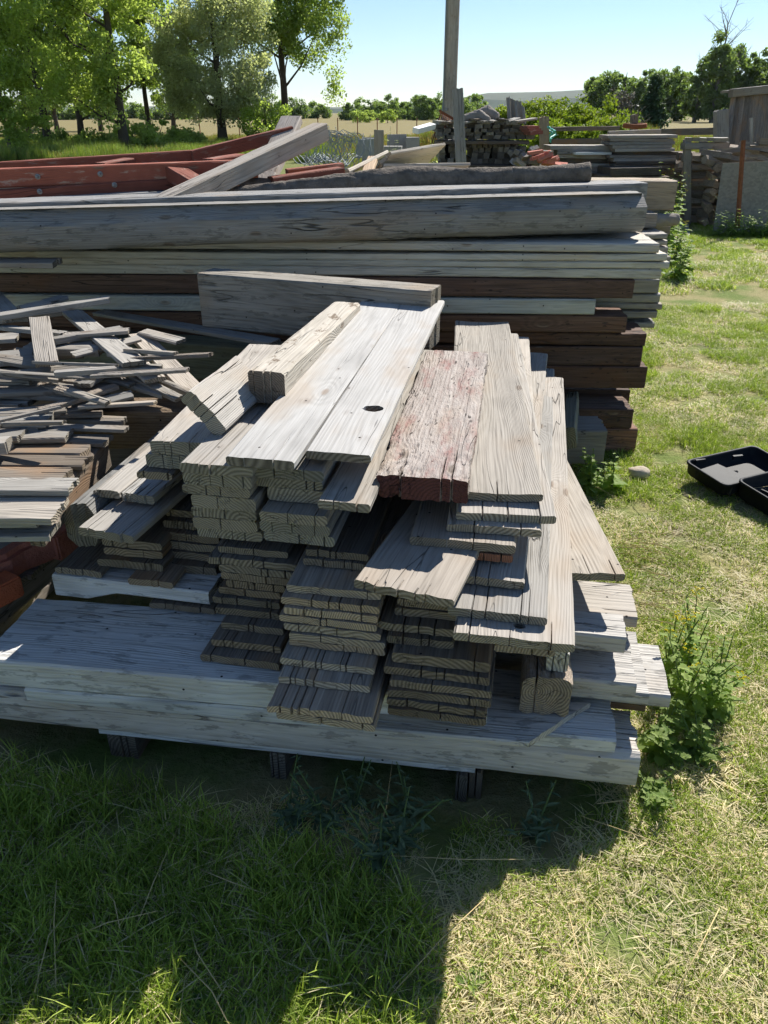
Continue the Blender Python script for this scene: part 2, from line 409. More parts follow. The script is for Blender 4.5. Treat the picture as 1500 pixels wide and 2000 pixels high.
ORD = ['lowest', 'second lowest', 'third lowest', 'fourth lowest', 'fifth lowest', 'sixth lowest', 'seventh lowest', 'eighth lowest', 'ninth lowest', 'tenth lowest', 'eleventh lowest', 'twelfth lowest', 'thirteenth lowest']
NTH = ['first', 'second', 'third', 'fourth', 'fifth', 'sixth', 'seventh', 'eighth', 'ninth', 'tenth', 'eleventh', 'twelfth', 'thirteenth', 'fourteenth', 'fifteenth', 'sixteenth']
# ------------------------------------------------------------------ setting: ground
def ground_material():
    m = bpy.data.materials.new('ground_soil_and_turf'); t = NT(m)
    g = t.n('ShaderNodeNewGeometry'); sp = t.n('ShaderNodeSeparateXYZ'); t.put(sp, 0, g.outputs['Position'])
    p = g.outputs['Position']
    n1 = t.noise(p, 2.2, 4.0, .6); n2 = t.noise(p, 38.0, 4.0, .7); n3 = t.noise(p, .35, 3.0)
    soil = t.mix(n2, (.10, .075, .052), (.22, .17, .115))
    thatch = t.mix(n2, (.17, .16, .06), (.36, .31, .16))
    lawn = t.mix(t.step(n1, .40, .62), thatch, t.mix(n2, (.085, .13, .03), (.18, .22, .06)))
    near = t.mix(t.step(t.noise(p, 1.1, 3.0), .60, .72), lawn, soil)
    mead = t.mix(n3, (.10, .15, .035), (.19, .18, .07))
    fieldc = t.mix(t.noise(t.vm('MULTIPLY', p, (.02, .12, 1)), 1.0, 4.0, .6), (.23, .18, .085), (.19, .175, .075))
    c = t.mix(t.step(sp.outputs[1], 16.0, 26.0), near, mead)
    yb = t.ma('ADD', sp.outputs[1], t.ma('MULTIPLY', t.noise(p, .06, 3.0), 24.0))
    c = t.mix(t.step(yb, 58.0, 74.0), c, fieldc)
    t.out(t.bsdf(c, .95, t.bump(n2, .8, .02), .1)); return m
M['ground'] = ground_material()
def ground_z(x, y):
    if y > 12: return 0.0
    z = .012*mnoise.noise(Vector((x*1.3, y*1.3, 0)))
    fy = y + .14*x                        # worn hollow under the front edge of the pile
    a = max(0.0, min(1.0, (fy - 1.24)/.16)); b = max(0.0, min(1.0, (2.3 - fy)/.3)); c = max(0.0, min(1.0, (x + 1.3)/.3))*max(0.0, min(1.0, (.62 - x)/.2))
    return z - .058*a*b*c
def build_ground():
    xs = sorted(set([round(-4 + i*.08, 3) for i in range(128)] + [-6000, -2500, -900, -300, -100, -40, -15, -8, 8, 12, 20, 45, 100, 300, 900, 2500, 6000]))
    ys = sorted(set([round(-1.2 + i*.08, 3) for i in range(120)] + [-60, -20, -6, 9.5, 11, 14, 20, 30, 45, 70, 120, 250, 500, 1000, 2200, 5000]))
    vv, ff = [], []
    for y in ys:
        for x in xs: vv.append((x, y, ground_z(x, y) if abs(x) < 6 and -1.3 < y < 9 else 0.0))
    nx = len(xs)
    for j in range(len(ys) - 1):
        for i in range(nx - 1):
            a = j*nx + i; ff.append((a, a + 1, a + nx + 1, a + nx))
    o = mesh_obj('ground', vv, ff, M['ground'], smooth=True); tag(o, 'mown lawn and hay field running to the horizon', 'ground', kind='structure')
build_ground()

# ---- far hills
def hill(name, label, D, prof, col, seed):
    """a ridge: prof = [(photo x, photo y)] of its skyline at distance D; real depth behind it"""
    m = plain(name + '_cover', col, .95, .05, .35, .02, 0)
    vv, ff = [], []
    rng = random.Random(seed); pts = []
    n = 60
    for i in range(n + 1):
        x = prof[0][0] + (prof[-1][0] - prof[0][0])*i/n
        for a, b in zip(prof, prof[1:]):
            if a[0] <= x <= b[0]:
                y = a[1] + (b[1] - a[1])*(x - a[0])/(b[0] - a[0]); break
        p = PD(x, y, D); p.z = max(1, p.z) + D*.0006*rng.uniform(-1, 1)
        pts.append(p)
    for p in pts:
        s = p.x/p.y
        for dd, k in ((-.28, -.02), (-.18, .22), (-.10, .55), (-.05, .82), (0, 1.0), (.10, .95), (.3, .5), (.6, -.02)):
            yy = p.y*(1 + dd); vv.append((s*yy, yy, p.z*k*(1 + .06*rng.uniform(-1, 1)) if k > 0 else -2))
    for i in range(n):
        for j in range(7):
            a = i*8 + j; ff.append((a, a + 8, a + 9, a + 1))
    o = mesh_obj(name, vv, ff, m, smooth=True); tag(o, label, 'hill', kind='structure')
hill('far_hills', 'low pale hills along the horizon', 3600, [(-1200, 205), (400, 208), (560, 212), (680, 209), (760, 206), (860, 200), (930, 186), (985, 178), (1040, 184), (1120, 176), (1220, 178), (1400, 184), (2600, 200)], (.105, .115, .07), 3)
hill('wooded_hill', 'darker wooded ridge in front of the far hills', 2100, [(-900, 222), (380, 221), (480, 219), (600, 214), (720, 210), (800, 208), (905, 196), (960, 193), (1010, 200), (1080, 194), (1180, 190), (1300, 196), (2400, 210)], (.05, .065, .04), 5)

# ------------------------------------------------------------------ plants
def leaf_cloud(rng, centers, per, size, flat=.35, droop=0.0):
    """centers: list of (x,y,z,rx,rz). returns verts, faces, colours (per face)"""
    n = len(centers)*per
    c = np.array(centers, dtype=np.float64)
    r = np.random.RandomState(rng.randrange(1 << 30))
    idx = np.repeat(np.arange(len(centers)), per)
    d = r.normal(size=(n, 3)); d /= np.linalg.norm(d, axis=1)[:, None]
    rad = r.uniform(0, 1, n)**.45
    pos = c[idx, :3] + d*rad[:, None]*np.stack([c[idx, 3], c[idx, 3], c[idx, 4]], 1)
    nrm = r.normal(size=(n, 3)); nrm[:, 2] += flat*3*(r.uniform(0, 1, n)); nrm /= np.linalg.norm(nrm, axis=1)[:, None]
    tv = r.normal(size=(n, 3)); tv[:, 2] -= droop
    a = tv - nrm*np.sum(tv*nrm, 1)[:, None]; a /= np.linalg.norm(a, axis=1)[:, None]
    b = np.cross(nrm, a)
    s = size*r.uniform(.6, 1.35, n)[:, None]
    v = np.empty((n, 4, 3))
    v[:, 0] = pos - a*s*.55; v[:, 1] = pos + b*s*.36 + nrm*s*.05; v[:, 2] = pos + a*s*.6; v[:, 3] = pos - b*s*.36 + nrm*s*.05
    col = np.zeros((n, 4)); col[:, 3] = 1
    cc = r.uniform(0, 1, len(centers))
    col[:, 0] = np.clip(.55*r.uniform(0, 1, n) + .45*cc[idx], 0, 1)
    col[:, 1] = (r.uniform(0, 1, n) < .03)
    return v.reshape(-1, 3), col
def quads_obj(name, v, col, mat, parent=None):
    n = len(v)//4
    me = bpy.data.meshes.new(name)
    me.vertices.add(len(v)); me.vertices.foreach_set('co', v.astype(np.float32).ravel())
    me.loops.add(4*n); me.loops.foreach_set('vertex_index', np.arange(4*n, dtype=np.int32))
    me.polygons.add(n); me.polygons.foreach_set('loop_start', np.arange(0, 4*n, 4, dtype=np.int32))
    me.update(calc_edges=True)
    at = me.color_attributes.new('c', 'FLOAT_COLOR', 'POINT')
    at.data.foreach_set('color', np.repeat(col, 4, axis=0).astype(np.float32).ravel())
    me.materials.append(mat)
    o = bpy.data.objects.new(name, me); COL.objects.link(o)
    if parent: o.parent = parent
    return o
def tube(vv, ff, pts, rad, sides=7):
    b = len(vv)
    for i, p in enumerate(pts):
        d = (pts[min(i + 1, len(pts) - 1)] - pts[max(i - 1, 0)]).normalized()
        u = d.cross(Vector((.31, .9, .17))).normalized(); w = d.cross(u)
        for k in range(sides):
            a = 2*math.pi*k/sides; vv.append(tuple(p + (u*math.cos(a) + w*math.sin(a))*rad[i]))
    for i in range(len(pts) - 1):
        for k in range(sides):
            k2 = (k + 1) % sides
            ff.append((b + i*sides + k, b + i*sides + k2, b + (i + 1)*sides + k2, b + (i + 1)*sides + k))
    ff.append(tuple(b + k for k in range(sides))[::-1]); ff.append(tuple(b + (len(pts) - 1)*sides + k for k in range(sides)))
def tree(name, label, loc, h, lobes, mat, nclump=60, per=120, size=.16, trunk_r=.15, clump=.7, seed=1, cat='tree', group=None, lean=(0, 0), bare=0, trunkmat='trunk', droop=0.0, forks=10):
    """lobes: crown volumes (x, y, z, rx, ry, rz) about the base; clumps of leaves fill them unevenly, limbs run out to the clumps"""
    rng = random.Random(seed); root = empty(name, loc); tag(root, label, cat, group)
    vv, ff = [], []
    pts, rad = [], []
    for i in range(9):
        u = i/8
        pts.append(Vector((lean[0]*u + .12*h*.1*mnoise.noise(Vector((u*3, seed, 0))), lean[1]*u + .1*h*.1*mnoise.noise(Vector((u*3, seed, 9))), h*u*.92 - .1)))
        rad.append(trunk_r*(1.25 - .2 if i else 1.35)*(1 - .82*u))
    tube(vv, ff, pts, rad, 8)
    cents = []
    tot = sum(l[3]*l[4]*l[5] for l in lobes)
    for l in lobes:
        k = max(2, int(nclump*(l[3]*l[4]*l[5])/tot))
        for _ in range(k):
            while True:
                q = Vector((rng.uniform(-1, 1), rng.uniform(-1, 1), rng.uniform(-1, 1)))
                if .15 < q.length < 1: break
            q = q.normalized()*(q.length**.6)
            s = clump*rng.uniform(.55, 1.3)
            cents.append((l[0] + q.x*l[3], l[1] + q.y*l[4], l[2] + q.z*l[5], s, s*rng.uniform(.6, .95)))
    for i, c in enumerate(rng.sample(cents, min(len(cents), forks))):
        e = Vector(c[:3]); zb = max(.3*h*.5, min(e.z*.75, h*.85)); u = zb/(h*.92)
        a = pts[min(8, int(u*8))]
        midp = (a + e)/2 + Vector((rng.uniform(-.2, .2), rng.uniform(-.2, .2), -.1*(e - a).length))
        r0 = max(.02, trunk_r*.42*(1 - .7*u))
        tube(vv, ff, [a, midp, e], [r0, r0*.6, r0*.22], 5)
    for i in range(bare):
        a = pts[rng.randrange(3, 9)]; dr = Vector((rng.uniform(-1, 1), rng.uniform(-1, 1), rng.uniform(.3, 1.3))).normalized()*h*rng.uniform(.15, .38)
        tube(vv, ff, [a, a + dr*.55 + Vector((0, 0, .1)), a + dr], [trunk_r*.2, trunk_r*.12, .012], 4)
        for q in range(4):
            s0 = a + dr*rng.uniform(.4, .9); tube(vv, ff, [s0, s0 + Vector((rng.uniform(-1, 1), rng.uniform(-1, 1), rng.uniform(.1, 1))).normalized()*h*.09], [.03, .008], 3)
    mesh_obj('trunk', [tuple(v) for v in vv], ff, M[trunkmat], root, smooth=True)
    if per:
        v, col = leaf_cloud(rng, cents, per, size, droop=droop)
        quads_obj('crown', v, col, M[mat], root)
    return root
M['cotton'] = leafy('cottonwood_leaves', (.21, .295, .08), (.46, .54, .22), trans=.66)
M['olive']  = leafy('olive_leaves', (.32, .36, .25), (.58, .60, .46), trans=.6)
M['willow'] = leafy('willow_leaves', (.22, .31, .07), (.46, .55, .18), trans=.66)
M['dkleaf'] = leafy('dark_distant_leaves', (.11, .175, .06), (.26, .34, .13), trans=.6)
M['lime']   = leafy('yellow_green_bush_leaves', (.12, .19, .02), (.30, .36, .05), trans=.45)
M['spruce'] = leafy('spruce_needles', (.05, .09, .05), (.12, .17, .10), trans=.3)
M['weed']   = leafy('weed_leaves', (.18, .28, .065), (.38, .48, .16), trans=.6)
M['greyweed'] = leafy('grey_green_weed_leaves', (.09, .14, .08), (.20, .26, .15), trans=.3)
M['flower'] = plain('yellow_flowers', (.75, .62, .03), .6, .2, .1)

def gp(px, D, dz=0): p = PD(px, 300, D); return (p.x, D, dz)
# left group of trees, 30-45 m off
tree('cottonwood_tree', 'bright green cottonwood with dark straight trunk, second trunk left of the pale olive', gp(246, 36), 10, [(-1.0, 0, 4.0, 2.3, 2.0, 2.3), (.5, .3, 6.8, 2.2, 2, 2.4), (-2.6, 0, 6.6, 1.9, 1.6, 2.2), (.1, -.4, 2.3, 1.0, .9, 1.1), (-1.2, -.2, 2.6, 1.0, .9, .9), (-2.2, -.3, 3.2, 1.0, .9, 1.0), (.9, -.3, 3.4, .9, .8, 1.0)], 'cotton', 190, 190, .125, .2, .62, seed=11)
tree('cottonwood_tree', 'cottonwood with tall bare grey trunk near the left edge of the photo', gp(97, 39), 11, [(-.4, 0, 5.6, 2.0, 1.9, 2.0), (.8, .2, 8, 2.2, 2, 2.2), (-2.2, 0, 7.6, 1.8, 1.7, 2), (.9, 0, 4.4, 1.1, 1.1, 1.1), (-.9, 0, 3.4, .9, .9, .9)], 'cotton', 150, 190, .125, .17, .62, seed=12)
tree('cottonwood_tree', 'twin trunk cottonwood between the leftmost bare trunk and the big bright one', gp(163, 41), 11, [(0, 0, 5.2, 1.6, 1.6, 1.6), (.6, 0, 7.5, 2, 2, 2.2), (-.6, .5, 3.2, 1.2, 1.0, 1.2), (.6, .3, 2.6, .9, .8, .8)], 'cotton', 130, 190, .125, .15, .6, seed=13, bare=4)
tree('cottonwood_tree', 'slender dark trunked cottonwood just left of the pale olive tree', gp(298, 44), 11, [(0, 0, 4.6, .9, .9, 2.2), (0, 0, 7.4, 1.6, 1.4, 2.4), (.4, 0, 2.8, .7, .7, 1.1)], 'cotton', 110, 180, .12, .13, .55, seed=14)
tree('olive_tree', 'wide pale grey green olive tree with drooping branches behind the red truss', gp(437, 42), 8, [(0, 0, 4.0, 2.9, 2.6, 2.6), (.2, 0, 5.8, 2.3, 2.2, 1.7), (-1.3, 0, 2.4, 1.4, 1.3, 1.2), (1.3, 0, 2.0, 1.3, 1.2, 1.2)], 'olive', 260, 220, .105, .24, .6, seed=15, droop=1.5)
tree('cottonwood_tree', 'leafy cottonwood reaching out to the right behind the olive tree', gp(560, 47), 12, [(-.6, 0, 7.0, 2.6, 2.4, 2.6), (1.9, 0, 5.2, 1.9, 1.7, 1.7), (1.7, 0, 7.4, 1.9, 1.8, 2.2), (2.2, -.2, 2.9, .9, .9, .9), (-2.4, .5, 8, 2, 2, 2), (.6, 0, 4.4, 1.3, 1.2, 1.3)], 'cotton', 210, 190, .13, .22, .65, seed=16)
tree('willow_tree', 'light green young tree with thin pale stem at the left photo edge', gp(22, 33), 7, [(-.2, 0, 3.6, 1.5, 1.3, 2.0), (.5, 0, 2.0, 1.0, .9, 1.2), (.6, 0, 5.3, 1.6, 1.4, 1.6), (-1.2, 0, 1.6, 1.1, 1, 1.1), (.9, 0, 1.2, .8, .7, .9), (1.6, 0, 3.0, .8, .7, 1.1)], 'willow', 150, 200, .11, .07, .5, seed=17, trunkmat='trunkpale', droop=.8)
tree('shrub', 'round green shrub at the foot of the olive tree', gp(522, 41), 2, [(0, 0, 1.1, 1.3, 1.1, .9)], 'willow', 30, 140, .11, .05, .45, seed=18, cat='shrub')
for i, (px, D, w, hh) in enumerate(((60, 39, 1.2, .9), (128, 40, 1.0, .7), (205, 38, 1.1, .8), (268, 37, 1.0, 1.0), (318, 39, 1.3, 1.2), (360, 40, .9, .8))):
    tree('shrub', f'{NTH[i]} low green shrub from the left at the feet of the left trees', gp(px, D), hh, [(0, 0, hh*.5, w, w*.8, hh*.5)], 'cotton', 26, 90, .12, .04, .36, seed=300 + i, cat='shrub', group='low shrubs under the left trees', forks=4)
for i, (px, D, hh, lab) in enumerate(((-60, 60, 9, 'dark tree behind the light young tree at the left edge'), (66, 70, 8, 'dark distant tree seen between the left edge trees'), (345, 75, 9, 'dark distant tree seen between slender trunk and olive'), (120, 85, 9, 'far dark tree between the two leftmost tall trunks'), (205, 80, 9, 'far dark tree left of the big bright cottonwood trunk'))):
    tree('background_tree', lab, gp(px, D), hh, [(0, 0, hh*.55, 2.4, 2.2, hh*.36), (1.2, 0, hh*.45, 1.8, 1.8, hh*.3)], 'dkleaf', 50, 110, .24, .2, .9, seed=30 + i, group='dark trees far behind the left group')
# right: belt of tall trees beyond the hay field
rt = [(1150, 190, 9, 2.6), (1168, 185, 10, 3.2), (1205, 180, 9.6, 3.6), (1240, 178, 9.8, 3.4), (1275, 170, 9.6, 3.4), (1308, 165, 9.5, 3.4), (1345, 150, 10.6, 3.2), (1378, 146, 15.5, 3.0), (1412, 150, 12, 3.4), (1446, 150, 11.5, 3.6), (1482, 145, 13.4, 4.0), (1520, 150, 13, 4.2), (1560, 150, 12, 4.2)]
for i, (px, D, hh, w) in enumerate(rt):
    lab = f'{NTH[i]} tree from the left in the green belt beyond the hay field'
    lb = [(0, 0, hh*.5, w*.95, w, hh*.44), (w*.3, 0, hh*.34, w*.8, w, hh*.3)]
    if i == 7: lb = [(0, 0, hh*.38, 2.6, 2.6, hh*.34), (-.4, 0, hh*.68, 1.3, 1.3, hh*.20), (1.0, 0, hh*.55, 1.2, 1.2, hh*.16)]
    tree('belt_tree', lab if i != 7 else 'tallest tree of the right belt with bare grey branches sticking out of its top', gp(px, D), hh, lb, 'dkleaf', 70, 120, .40, .3, 1.0, seed=50 + i, group='belt of trees beyond the hay field', bare=26 if i == 7 else (3 if i in (6, 8) else 0), trunkmat='trunkpale' if i in (6, 7, 8, 9) else 'trunk')
# far line of trees across the middle
for i in range(15):
    px = 690 + i*17; D = 185 + 12*((i*7) % 4); hh = 3.4 + .7*((i*5) % 3) + .09*i
    tree('far_tree', f'{NTH[i]} small far tree from the left in the dark line under the hills', gp(px, D), hh, [(0, 0, hh*.45, 2.6, 2.0, hh*.5), (1.4, 0, hh*.3, 2.0, 1.6, hh*.32), (0, 0, hh*.16, 3.4, 1.8, hh*.2)], 'dkleaf', 60, 60, .36, .12, .75, seed=80 + i, group='far tree line under the hills', forks=3)
for i, (px, D) in enumerate(((700, 140), (722, 145), (757, 138))):
    tree('shrub', f'{NTH[i]} rounded far bush from the left in front of the tree line', gp(px, D), 2, [(0, 0, .9, 1.2, 1.1, .9)], 'cotton', 20, 70, .22, .06, .5, seed=100 + i, cat='shrub', group='far bushes in the field', forks=3)

for i in range(16):
    px = -40 + i*44; D = 195 + 15*((i*5) % 4); hh = 3.8 + .8*((i*3) % 4)
    tree('far_tree', f'{NTH[i]} far tree from the left on the field edge behind the left trees', gp(px, D), hh, [(0, 0, hh*.42, 3.6, 2.4, hh*.46), (2.2, 0, hh*.3, 2.6, 2, hh*.3), (0, 0, hh*.15, 4.4, 2, hh*.2)], 'dkleaf', 66, 60, .40, .12, .85, seed=200 + i, group='far trees on the field edge', forks=3)
# spruce
def spruce(name, label, loc, h, seed, w):
    rng = random.Random(seed); root = empty(name, loc); tag(root, label, 'tree')
    vv, ff = [], []; tube(vv, ff, [Vector((0, 0, -.1)), Vector((0, 0, h*.5)), Vector((0, 0, h))], [.16, .1, .02], 7)
    cents = []
    z = .5
    while z < h:
        u = z/h; rr = w*(1 - u)**.85 + .08
        for k in range(11 if u < .7 else 6):
            a = rng.uniform(0, 6.28); e = rr*rng.uniform(.75, 1.1)
            d = Vector((math.cos(a), math.sin(a), rng.uniform(-.1, .25)))
            tube(vv, ff, [Vector((0, 0, z)), d*e + Vector((0, 0, z - .18*e))], [.03, .008], 3)
            for s in (.3, .5, .7, .85, 1.0): cents.append((d.x*e*s, d.y*e*s, z + (d.z - .18)*e*s, .22*(1.25 - s*.5), .15))
        z += .17
    mesh_obj('trunk', vv, ff, M['trunk'], root, smooth=True)
    v, col = leaf_cloud(rng, cents, 8, .12, flat=.4); quads_obj('crown', v, col, M['spruce'], root)
spruce('spruce_tree', 'small pointed blue green spruce behind the rail fence', gp(1262, 38), 3.0, 7, .95)
# yellow green bushes on a low rise behind the yard
def mound():
    vv, ff = [], []; n, mth = 40, 14
    for j in range(mth + 1):
        for i in range(n + 1):
            x = -1 + 2*i/n; y = -1 + 2*j/mth
            r2 = min(1, math.hypot(x, y)); z = .55*(math.cos(math.pi*r2) + 1)/2*(1 + .15*mnoise.noise(Vector((x*4, y*4, 3))))
            vv.append((6.5 + x*9.5, 34 + y*6, z - .03))
    for j in range(mth):
        for i in range(n):
            a = j*(n + 1) + i; ff.append((a, a + 1, a + n + 2, a + n + 1))
    tag(mesh_obj('mound', vv, ff, plain('dry_grass_bank', (.21, .19, .08), .95, .05, .35, 1.5, 1.0, 14), smooth=True), 'low bank of dry grass behind the yard', 'ground', kind='structure')
mound()
bl = [(985, 33, .5, .8, .8), (1012, 33, .55, .9, .9), (1040, 32, .55, 1.0, .95), (1072, 32, .5, 1.0, 1.0), (1104, 31, .45, 1.0, .95), (1134, 31, .3, .9, .95), (1166, 30, .05, 1.0, 1.15), (1186, 31, .1, .9, 1.3), (1060, 29, .2, .9, .7), (1100, 28.5, .1, .9, .7), (1140, 28.5, .0, .9, .75)]
for i, (px, D, bz, w, hh) in enumerate(bl):
    tree('bush', f'{NTH[i]} clump of the yellow green thicket on the bank, counted from the left', gp(px, D, bz), hh*1.5, [(0, 0, hh*.75, w, w*.9, hh*.75)], 'lime', 34, 110, .08, .03, .28, seed=120 + i, cat='bush', group='yellow green thicket on the bank', forks=6)
tree('dead_bush', 'leafless grey bush beside the spruce', gp(1205, 33), 2.2, [(0, 0, 1.4, 1.3, 1, .9)], 'dkleaf', 60, 0, .1, .05, .4, seed=140, cat='bush', bare=40, trunkmat='trunkpale', forks=50)
# ------------------------------------------------------------------ front pile: bearers and beams under it
FP = 'boards of the front pile'
across('bearer_beam', 'lowest long grey beam of the front pile with rotten splintered right end', None, None, 1.462, 0.165, 0.17, 0.1, 'bleach', yaw=-8, xl=-1.6, xr=0.628, cat='beam', rag=.006, nick=.008, rotend=.03, cracks0=0, cracks1=4, clen=.35, wane=.01)
across('bearer_plank', 'grey plank with square right end lying on the lowest beam', None, None, 1.4535, 0.21, 0.24, 0.044, 'bleach', yaw=-7.1, xl=-0.946, xr=0.562, cat='plank', cracks1=3, clen=.3)
across('wide_timber', 'wide pale lichen stained timber with sunlit left end under the stacks', None, None, 1.455, 0.295, 0.29, 0.084, 'bleach', yaw=-7.1, xl=-1.045, xr=0.25, cat='timber', tint=1.0, nick=.006)
across('bearer_strip', 'thin blue grey strip on the block feet under the lowest beam', None, None, 1.475, 0.0645, 0.1, 0.028, 'bleach', yaw=-8, xl=-0.78, xr=0.235, cat='plank', nick=.005)
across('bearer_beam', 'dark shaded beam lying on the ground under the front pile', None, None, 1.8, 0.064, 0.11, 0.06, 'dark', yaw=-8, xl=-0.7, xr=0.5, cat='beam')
across('bearer_beam', 'grey beam behind the wide timber carrying the right hand stubs', None, None, 1.78, 0.205, 0.2, 0.13, 'beam', yaw=-8, xl=-0.65, xr=0.5, cat='beam')
across('bearer_beam', 'beam under the far ends of the front pile boards', None, None, 3.0, 0.3, 0.2, 0.28, 'beam', yaw=-8, xl=-0.4, xr=0.62, cat='beam')
across('bearer_beam', 'low dark beam added to block sun under the right hand stubs', None, None, 1.66, .07, .12, .13, 'dark', yaw=-8, xl=.1, xr=.62, cat='beam')  # added beam, stops sun leaking onto the ground beneath the pile
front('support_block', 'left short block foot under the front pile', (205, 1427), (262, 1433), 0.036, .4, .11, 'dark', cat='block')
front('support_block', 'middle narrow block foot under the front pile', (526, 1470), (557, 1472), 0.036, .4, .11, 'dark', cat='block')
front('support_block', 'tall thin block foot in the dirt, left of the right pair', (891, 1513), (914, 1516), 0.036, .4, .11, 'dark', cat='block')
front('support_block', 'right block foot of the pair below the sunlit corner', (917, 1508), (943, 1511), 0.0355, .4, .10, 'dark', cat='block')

def stack(desc, z0, items, mat, L=1.55, group=FP, yaw=None, clen=.16, tint=1.0, tf=1.0, **kw):
    z = z0; n = len(items)
    for i, it in enumerate(items):
        FL, FR, T = it[0], it[1], it[2]*tf; o = it[3] if len(it) > 3 else {}
        z += T; zt = z - .0006
        k = dict(kw); k.update(o); m = k.pop('mat', mat)
        Lb = k.pop('L', L); tt = k.pop('tint', tint); yw = k.pop('yaw', yaw)
        rg = random.Random(int(FL[0]*7 + FL[1]))
        lab = k.pop('lab', None) or f'{ORD[i]} board in the {desc}'
        front('board', lab, FL, FR, zt, Lb*rg.uniform(.94, 1.06), T*rg.uniform(.84, .92), m, yaw=yw if yw is not None else 10.5 + rg.uniform(-.6, .6), group=group, tint=tt, clen=k.pop('clen', clen), cracks0=k.pop('cracks0', rg.randrange(1, 5)), cracks1=0, bow=0.0, **k)
    return z
T1 = .0225
# third column from the left: weathered one inch boards with open checks
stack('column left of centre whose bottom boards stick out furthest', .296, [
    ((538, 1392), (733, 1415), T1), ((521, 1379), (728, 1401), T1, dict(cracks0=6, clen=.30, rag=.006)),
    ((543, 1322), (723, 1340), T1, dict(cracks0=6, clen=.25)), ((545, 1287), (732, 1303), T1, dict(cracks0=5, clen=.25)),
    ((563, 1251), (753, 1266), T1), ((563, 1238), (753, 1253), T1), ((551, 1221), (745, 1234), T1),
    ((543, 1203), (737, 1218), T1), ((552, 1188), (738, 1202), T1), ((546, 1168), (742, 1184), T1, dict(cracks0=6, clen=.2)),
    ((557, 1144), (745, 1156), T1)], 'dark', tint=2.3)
# second column: dark boards
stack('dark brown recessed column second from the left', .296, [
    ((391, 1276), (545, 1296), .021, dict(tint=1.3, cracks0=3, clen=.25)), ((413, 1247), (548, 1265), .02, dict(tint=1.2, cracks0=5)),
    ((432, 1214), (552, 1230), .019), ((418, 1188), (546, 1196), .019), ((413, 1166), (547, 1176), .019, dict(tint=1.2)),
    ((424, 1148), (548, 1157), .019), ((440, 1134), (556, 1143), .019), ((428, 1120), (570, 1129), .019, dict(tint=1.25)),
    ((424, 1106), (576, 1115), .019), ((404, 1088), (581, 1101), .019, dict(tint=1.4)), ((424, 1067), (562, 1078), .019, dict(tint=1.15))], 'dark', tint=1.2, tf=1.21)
# first column
stack('short leftmost column beside the pale notched beam', .296, [
    ((295, 1172), (416, 1194), .02, dict(tint=1.5)), ((302, 1150), (419, 1167), .02, dict(tint=1.5)), ((322, 1130), (423, 1141), .02, dict(tint=1.2)),
    ((325, 1100), (421, 1111), .03), ((322, 1076), (421, 1084), .024), ((317, 1057), (426, 1066), .024, dict(tint=1.2)),
    ((305, 1036), (425, 1050), .025), ((318, 1015), (382, 1022), .025), ((322, 994), (378, 1000), .022)], 'dark', tint=1.0, L=1.25, tf=1.1)
# fourth column, in shade
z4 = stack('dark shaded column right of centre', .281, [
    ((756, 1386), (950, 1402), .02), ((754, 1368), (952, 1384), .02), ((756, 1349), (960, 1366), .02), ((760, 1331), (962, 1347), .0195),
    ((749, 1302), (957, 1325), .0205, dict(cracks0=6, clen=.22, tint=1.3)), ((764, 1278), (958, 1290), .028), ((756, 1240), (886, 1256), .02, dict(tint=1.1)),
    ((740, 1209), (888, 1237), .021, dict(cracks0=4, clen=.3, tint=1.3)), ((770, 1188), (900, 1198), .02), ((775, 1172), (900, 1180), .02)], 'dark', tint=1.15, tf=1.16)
# upper left column under the smooth boards
stack('upper column of thick grey boards below the split sunlit board', .574, [
    ((381, 1031), (513, 1037), .024), ((373, 1012), (503, 1017), .025), ((371, 990), (502, 996), .025), ((369, 968), (501, 973), .028),
    ((352, 947), (490, 952), .022), ((353, 924), (493, 930), .025)], 'grey', tint=.92, rag=.002, tf=1.39)
stack('recessed pair between the upper and lower columns', .545, [((590, 1092), (712, 1100), .022), ((596, 1074), (720, 1082), .022)], 'dark', tint=1.2)
stack('upper column below the two smooth silver boards', .600, [
    ((512, 1040), (655, 1046), .024), ((503, 1021), (645, 1025), .024), ((504, 1000), (640, 1007), .023),
    ((519, 954), (655, 960), .029), ((495, 933), (632, 936), .022), ((494, 913), (633, 919), .024)], 'grey', tint=.95, tf=1.36)
front('board', 'shaded board with a sunlit edge, tucked left under the red timber', (621, 975), (722, 988), 0.757, 1.3, .022, 'grey', group=FP)
# sunlit top boards
quad('board', 'smooth silver board lying on top, left of the one with the oval knot hole', (436, 895), (577, 897), (708, 582), (793, 583), 0.838, 0.9, .024, 'smooth', tint=1.12, group=FP, cracks0=1, cracks1=1, rag=.002)
kh = quad('board', 'smooth silver board with large oval knot hole on top of the pile', (592, 884), (728, 885), (790, 584), (868, 586), 0.838, 0.9, .022, 'smooth', tint=1.15, group=FP, cracks0=0, cracks1=1, rag=.0015)
front('board', 'split sunlit board with small knots, left of the smooth silver boards', (347, 905), (494, 912), 0.811, 1.25, .026, 'pale', group=FP, cracks0=2, clen=.5, cdep=.9, yaw=10.5)
for i, (a, b, z) in enumerate((((800, 592), (872, 600), .895), ((805, 606), (874, 614), .87), ((806, 622), (875, 632), .845))):
    pass
board('square_post', 'square grey post stub with mossy top, lying on the upper boards', P(519, 725, .92), P(676, 590, .92), .108, .092, 'mossy', 'post', tint=(1.08, 1.06, 1.03), rr=.008, cracks0=5, clen=.06, nick=.006)
board('plank_offcut', 'short knotty plank offcut leaning on edge beside the mossy post', P(408, 800, .880), P(494, 728, .885), .135, .042, 'pale', 'plank', roll=R(48), tint=1.1, cracks0=3, rag=.005, nick=.005)
